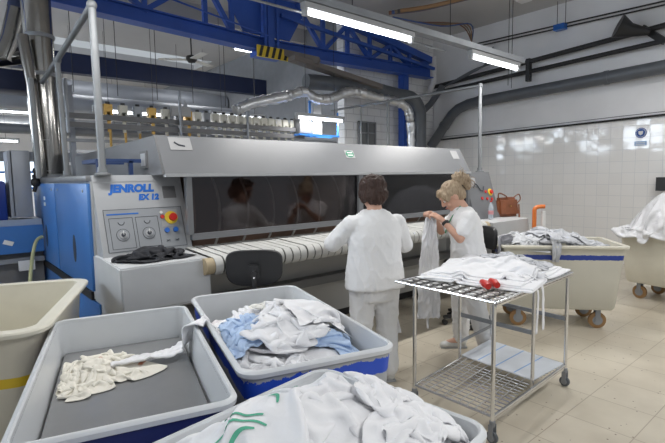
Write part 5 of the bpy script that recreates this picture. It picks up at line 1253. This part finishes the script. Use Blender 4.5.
# woman holding up a cloth, facing left
def hair_bun(HW, HR, root, hm):
    S = [('ell', HW(0, -.020, .045), (.092, .104, .088), HR), ('ell', HW(0, -.055, -.01), (.082, .062, .075), HR), ('ell', HW(0, .062, .070), (.062, .040, .042), HR), ('ell', HW(.055, .055, .035), (.026, .034, .045), HR), ('ell', HW(-.055, .055, .035), (.026, .034, .045), HR)]
    hr = blob('hair', S, .0065, hm, root, 2, lambda co: .010*(noise.noise(Vector((co.x*50, co.y*50, co.z*30)))))
    S = [('ell', HW(0, -.125, .085), (.052, .055, .060), HR), ('ell', HW(0, -.165, .050), (.045, .040, .055), HR), ('ell', HW(0, -.15, .00), (.032, .032, .05), HR)]
    blob('hair_bun', S, .006, hm, root, 2, lambda co: .016*(noise.noise(co*46)+.5*noise.noise(co*90)))
    part('hair_tie', M().ball(HW(0, -.088, .075), .034, seg=12), BLACK, root)
    r = random.Random(3); m = M()
    for k in range(70):
        a = r.uniform(0, 2*PI); b = r.uniform(-1, 1); o = Vector((math.cos(a)*.03, -.15+b*.03, .06+math.sin(a)*.04)); e = o+Vector((math.cos(a)*.035, -.035+r.uniform(-.02, .02), math.sin(a)*.05+r.uniform(-.05, .02)))
        m.tube([HW(*o), HW(*(o.lerp(e, .5)+Vector((0, -.01, .01)))), HW(*e)], [.002, .0016, .0008], 4)
    for k in range(26):
        a = r.uniform(-1, 1); o = Vector((a*.07, .07, .08)); e = Vector((a*.085, .092-abs(a)*.03, .02+r.uniform(-.02, .02)))
        m.tube([HW(*o), HW(*(o.lerp(e, .5)+Vector((0, .012, .004)))), HW(*e)], [.003, .0025, .001], 4)
    part('loose_strands', m, hm, hr)['kind'] = 'stuff'
def b_lean(z): return .0
P2 = dict(hscale=1.08, head=(0, .135, 1.42), face=(0, .80, -.60), neck=(0, .045, 1.31), 
    torso=[t_(.80, .15, .11, -.02), t_(.92, .16, .12, -.01), t_(1.05, .14, .105, .0), t_(1.17, .15, .115, .02), t_(1.27, .14, .09, .035), t_(1.33, .06, .06, .045)],
    tunic=[t_(.72, .19, .155, -.02), t_(.75, .19, .157, -.02), t_(.88, .185, .152, -.02), t_(1.02, .168, .135, -.0), t_(1.14, .175, .148, .025), t_(1.23, .17, .128, .035), t_(1.285, .135, .10, .04), t_(1.325, .070, .066, .045)],
    hips=[t_(.64, .15, .12, -.02), t_(.75, .165, .135, -.02), t_(.90, .15, .12, -.01)],
    arms=[dict(sh=(-.155, .03, 1.235), el=(-.21, .12, 1.065), wr=(-.10, .25, 1.225), hd=(.25, .55, .35), hu=(-.5, -.3, .8), ts=1, curl=.9),
          dict(sh=(.155, .04, 1.23), el=(.17, .19, 1.09), wr=(.02, .29, 1.245), hd=(-.3, .5, .3), hu=(.5, -.3, .8), ts=-1, curl=.9)],
    legs=[dict(hip=(-.09, -.01, .78), knee=(-.12, -.06, .44), ankle=(-.14, -.15, .08), toe=(-.14, -.02, .04)), dict(hip=(.085, -.01, .78), knee=(.11, .02, .44), ankle=(.12, .01, .08), toe=(.125, .14, .04))])
def watch(W, D, HW, HR, root):
    wr, el = Vector(P2['arms'][0]['wr']), Vector(P2['arms'][0]['el']); d = (el-wr).normalized(); c = wr+d*.045
    bnd = part('wristwatch', M().tube([W(c-d*.013), W(c+d*.013)], .029, 18), BLACK, root); s = Vector((-.6, -.5, .5)).normalized()
    part('watch_face', M().tube([W(c+s*.024), W(c+s*.033)], .016, 16), BLACK, bnd)
    part('lanyard', M().tube([W(p) for p in spline([(-.055, .075, 1.335), (-.075, .135, 1.27), (-.07, .19, 1.17), (-.055, .205, 1.10)], 4)], .006, 6), mat('green_lanyard', (.08, .28, .14), .6), root)
    part('name_badge', M().obox(W((-.12, .175, 1.10)), .055, .012, .035, (0, 0, math.radians(50))), PAPER, root)
W2 = (3.58, 2.38, 0)
person(W2, math.radians(50), 'blonde person in white with a hair bun and black watch, holding up a white cloth', P2, hair_bun, HAIRB, True, watch)
T2 = Matrix.Translation(W2) @ Matrix.Rotation(math.radians(50), 4, 'Z'); w2 = lambda *p: tuple(T2 @ Vector(p))
strip('held_cloth', [w2(-.02, .33, 1.29), w2(-.02, .335, 1.20), w2(-.02, .34, 1.0), w2(-.02, .345, .75), w2(-.02, .345, .50), w2(-.02, .35, .33)], .21, LINEN, 'long white cloth hanging from the blonde person\'s hands', 'cloth', amp=.014, seed=9, normal=(-.45, -.75, 0), ny=26, n=10, taper=lambda t: .22+.78*min(1, t*1.6))
strip('held_cloth_string', [w2(-.02, .35, .36), w2(-.0, .35, .30), w2(-.04, .355, .24)], .018, LINEN, 'short string dangling under the held white cloth', 'string', amp=.001, seed=2, normal=(-.45, -.75, 0), ny=3, n=4)
strip('hanging_linen', [(2.83, 2.66, .78), (2.85, 2.65, .6), (2.88, 2.64, .42), (2.90, 2.63, .27)], .10, LINEN, 'strip of white cloth hanging beside the legs of the dark haired person', 'cloth', amp=.012, seed=12, normal=(-.6, -.8, 0), ny=10, taper=lambda t: .5+.7*t)
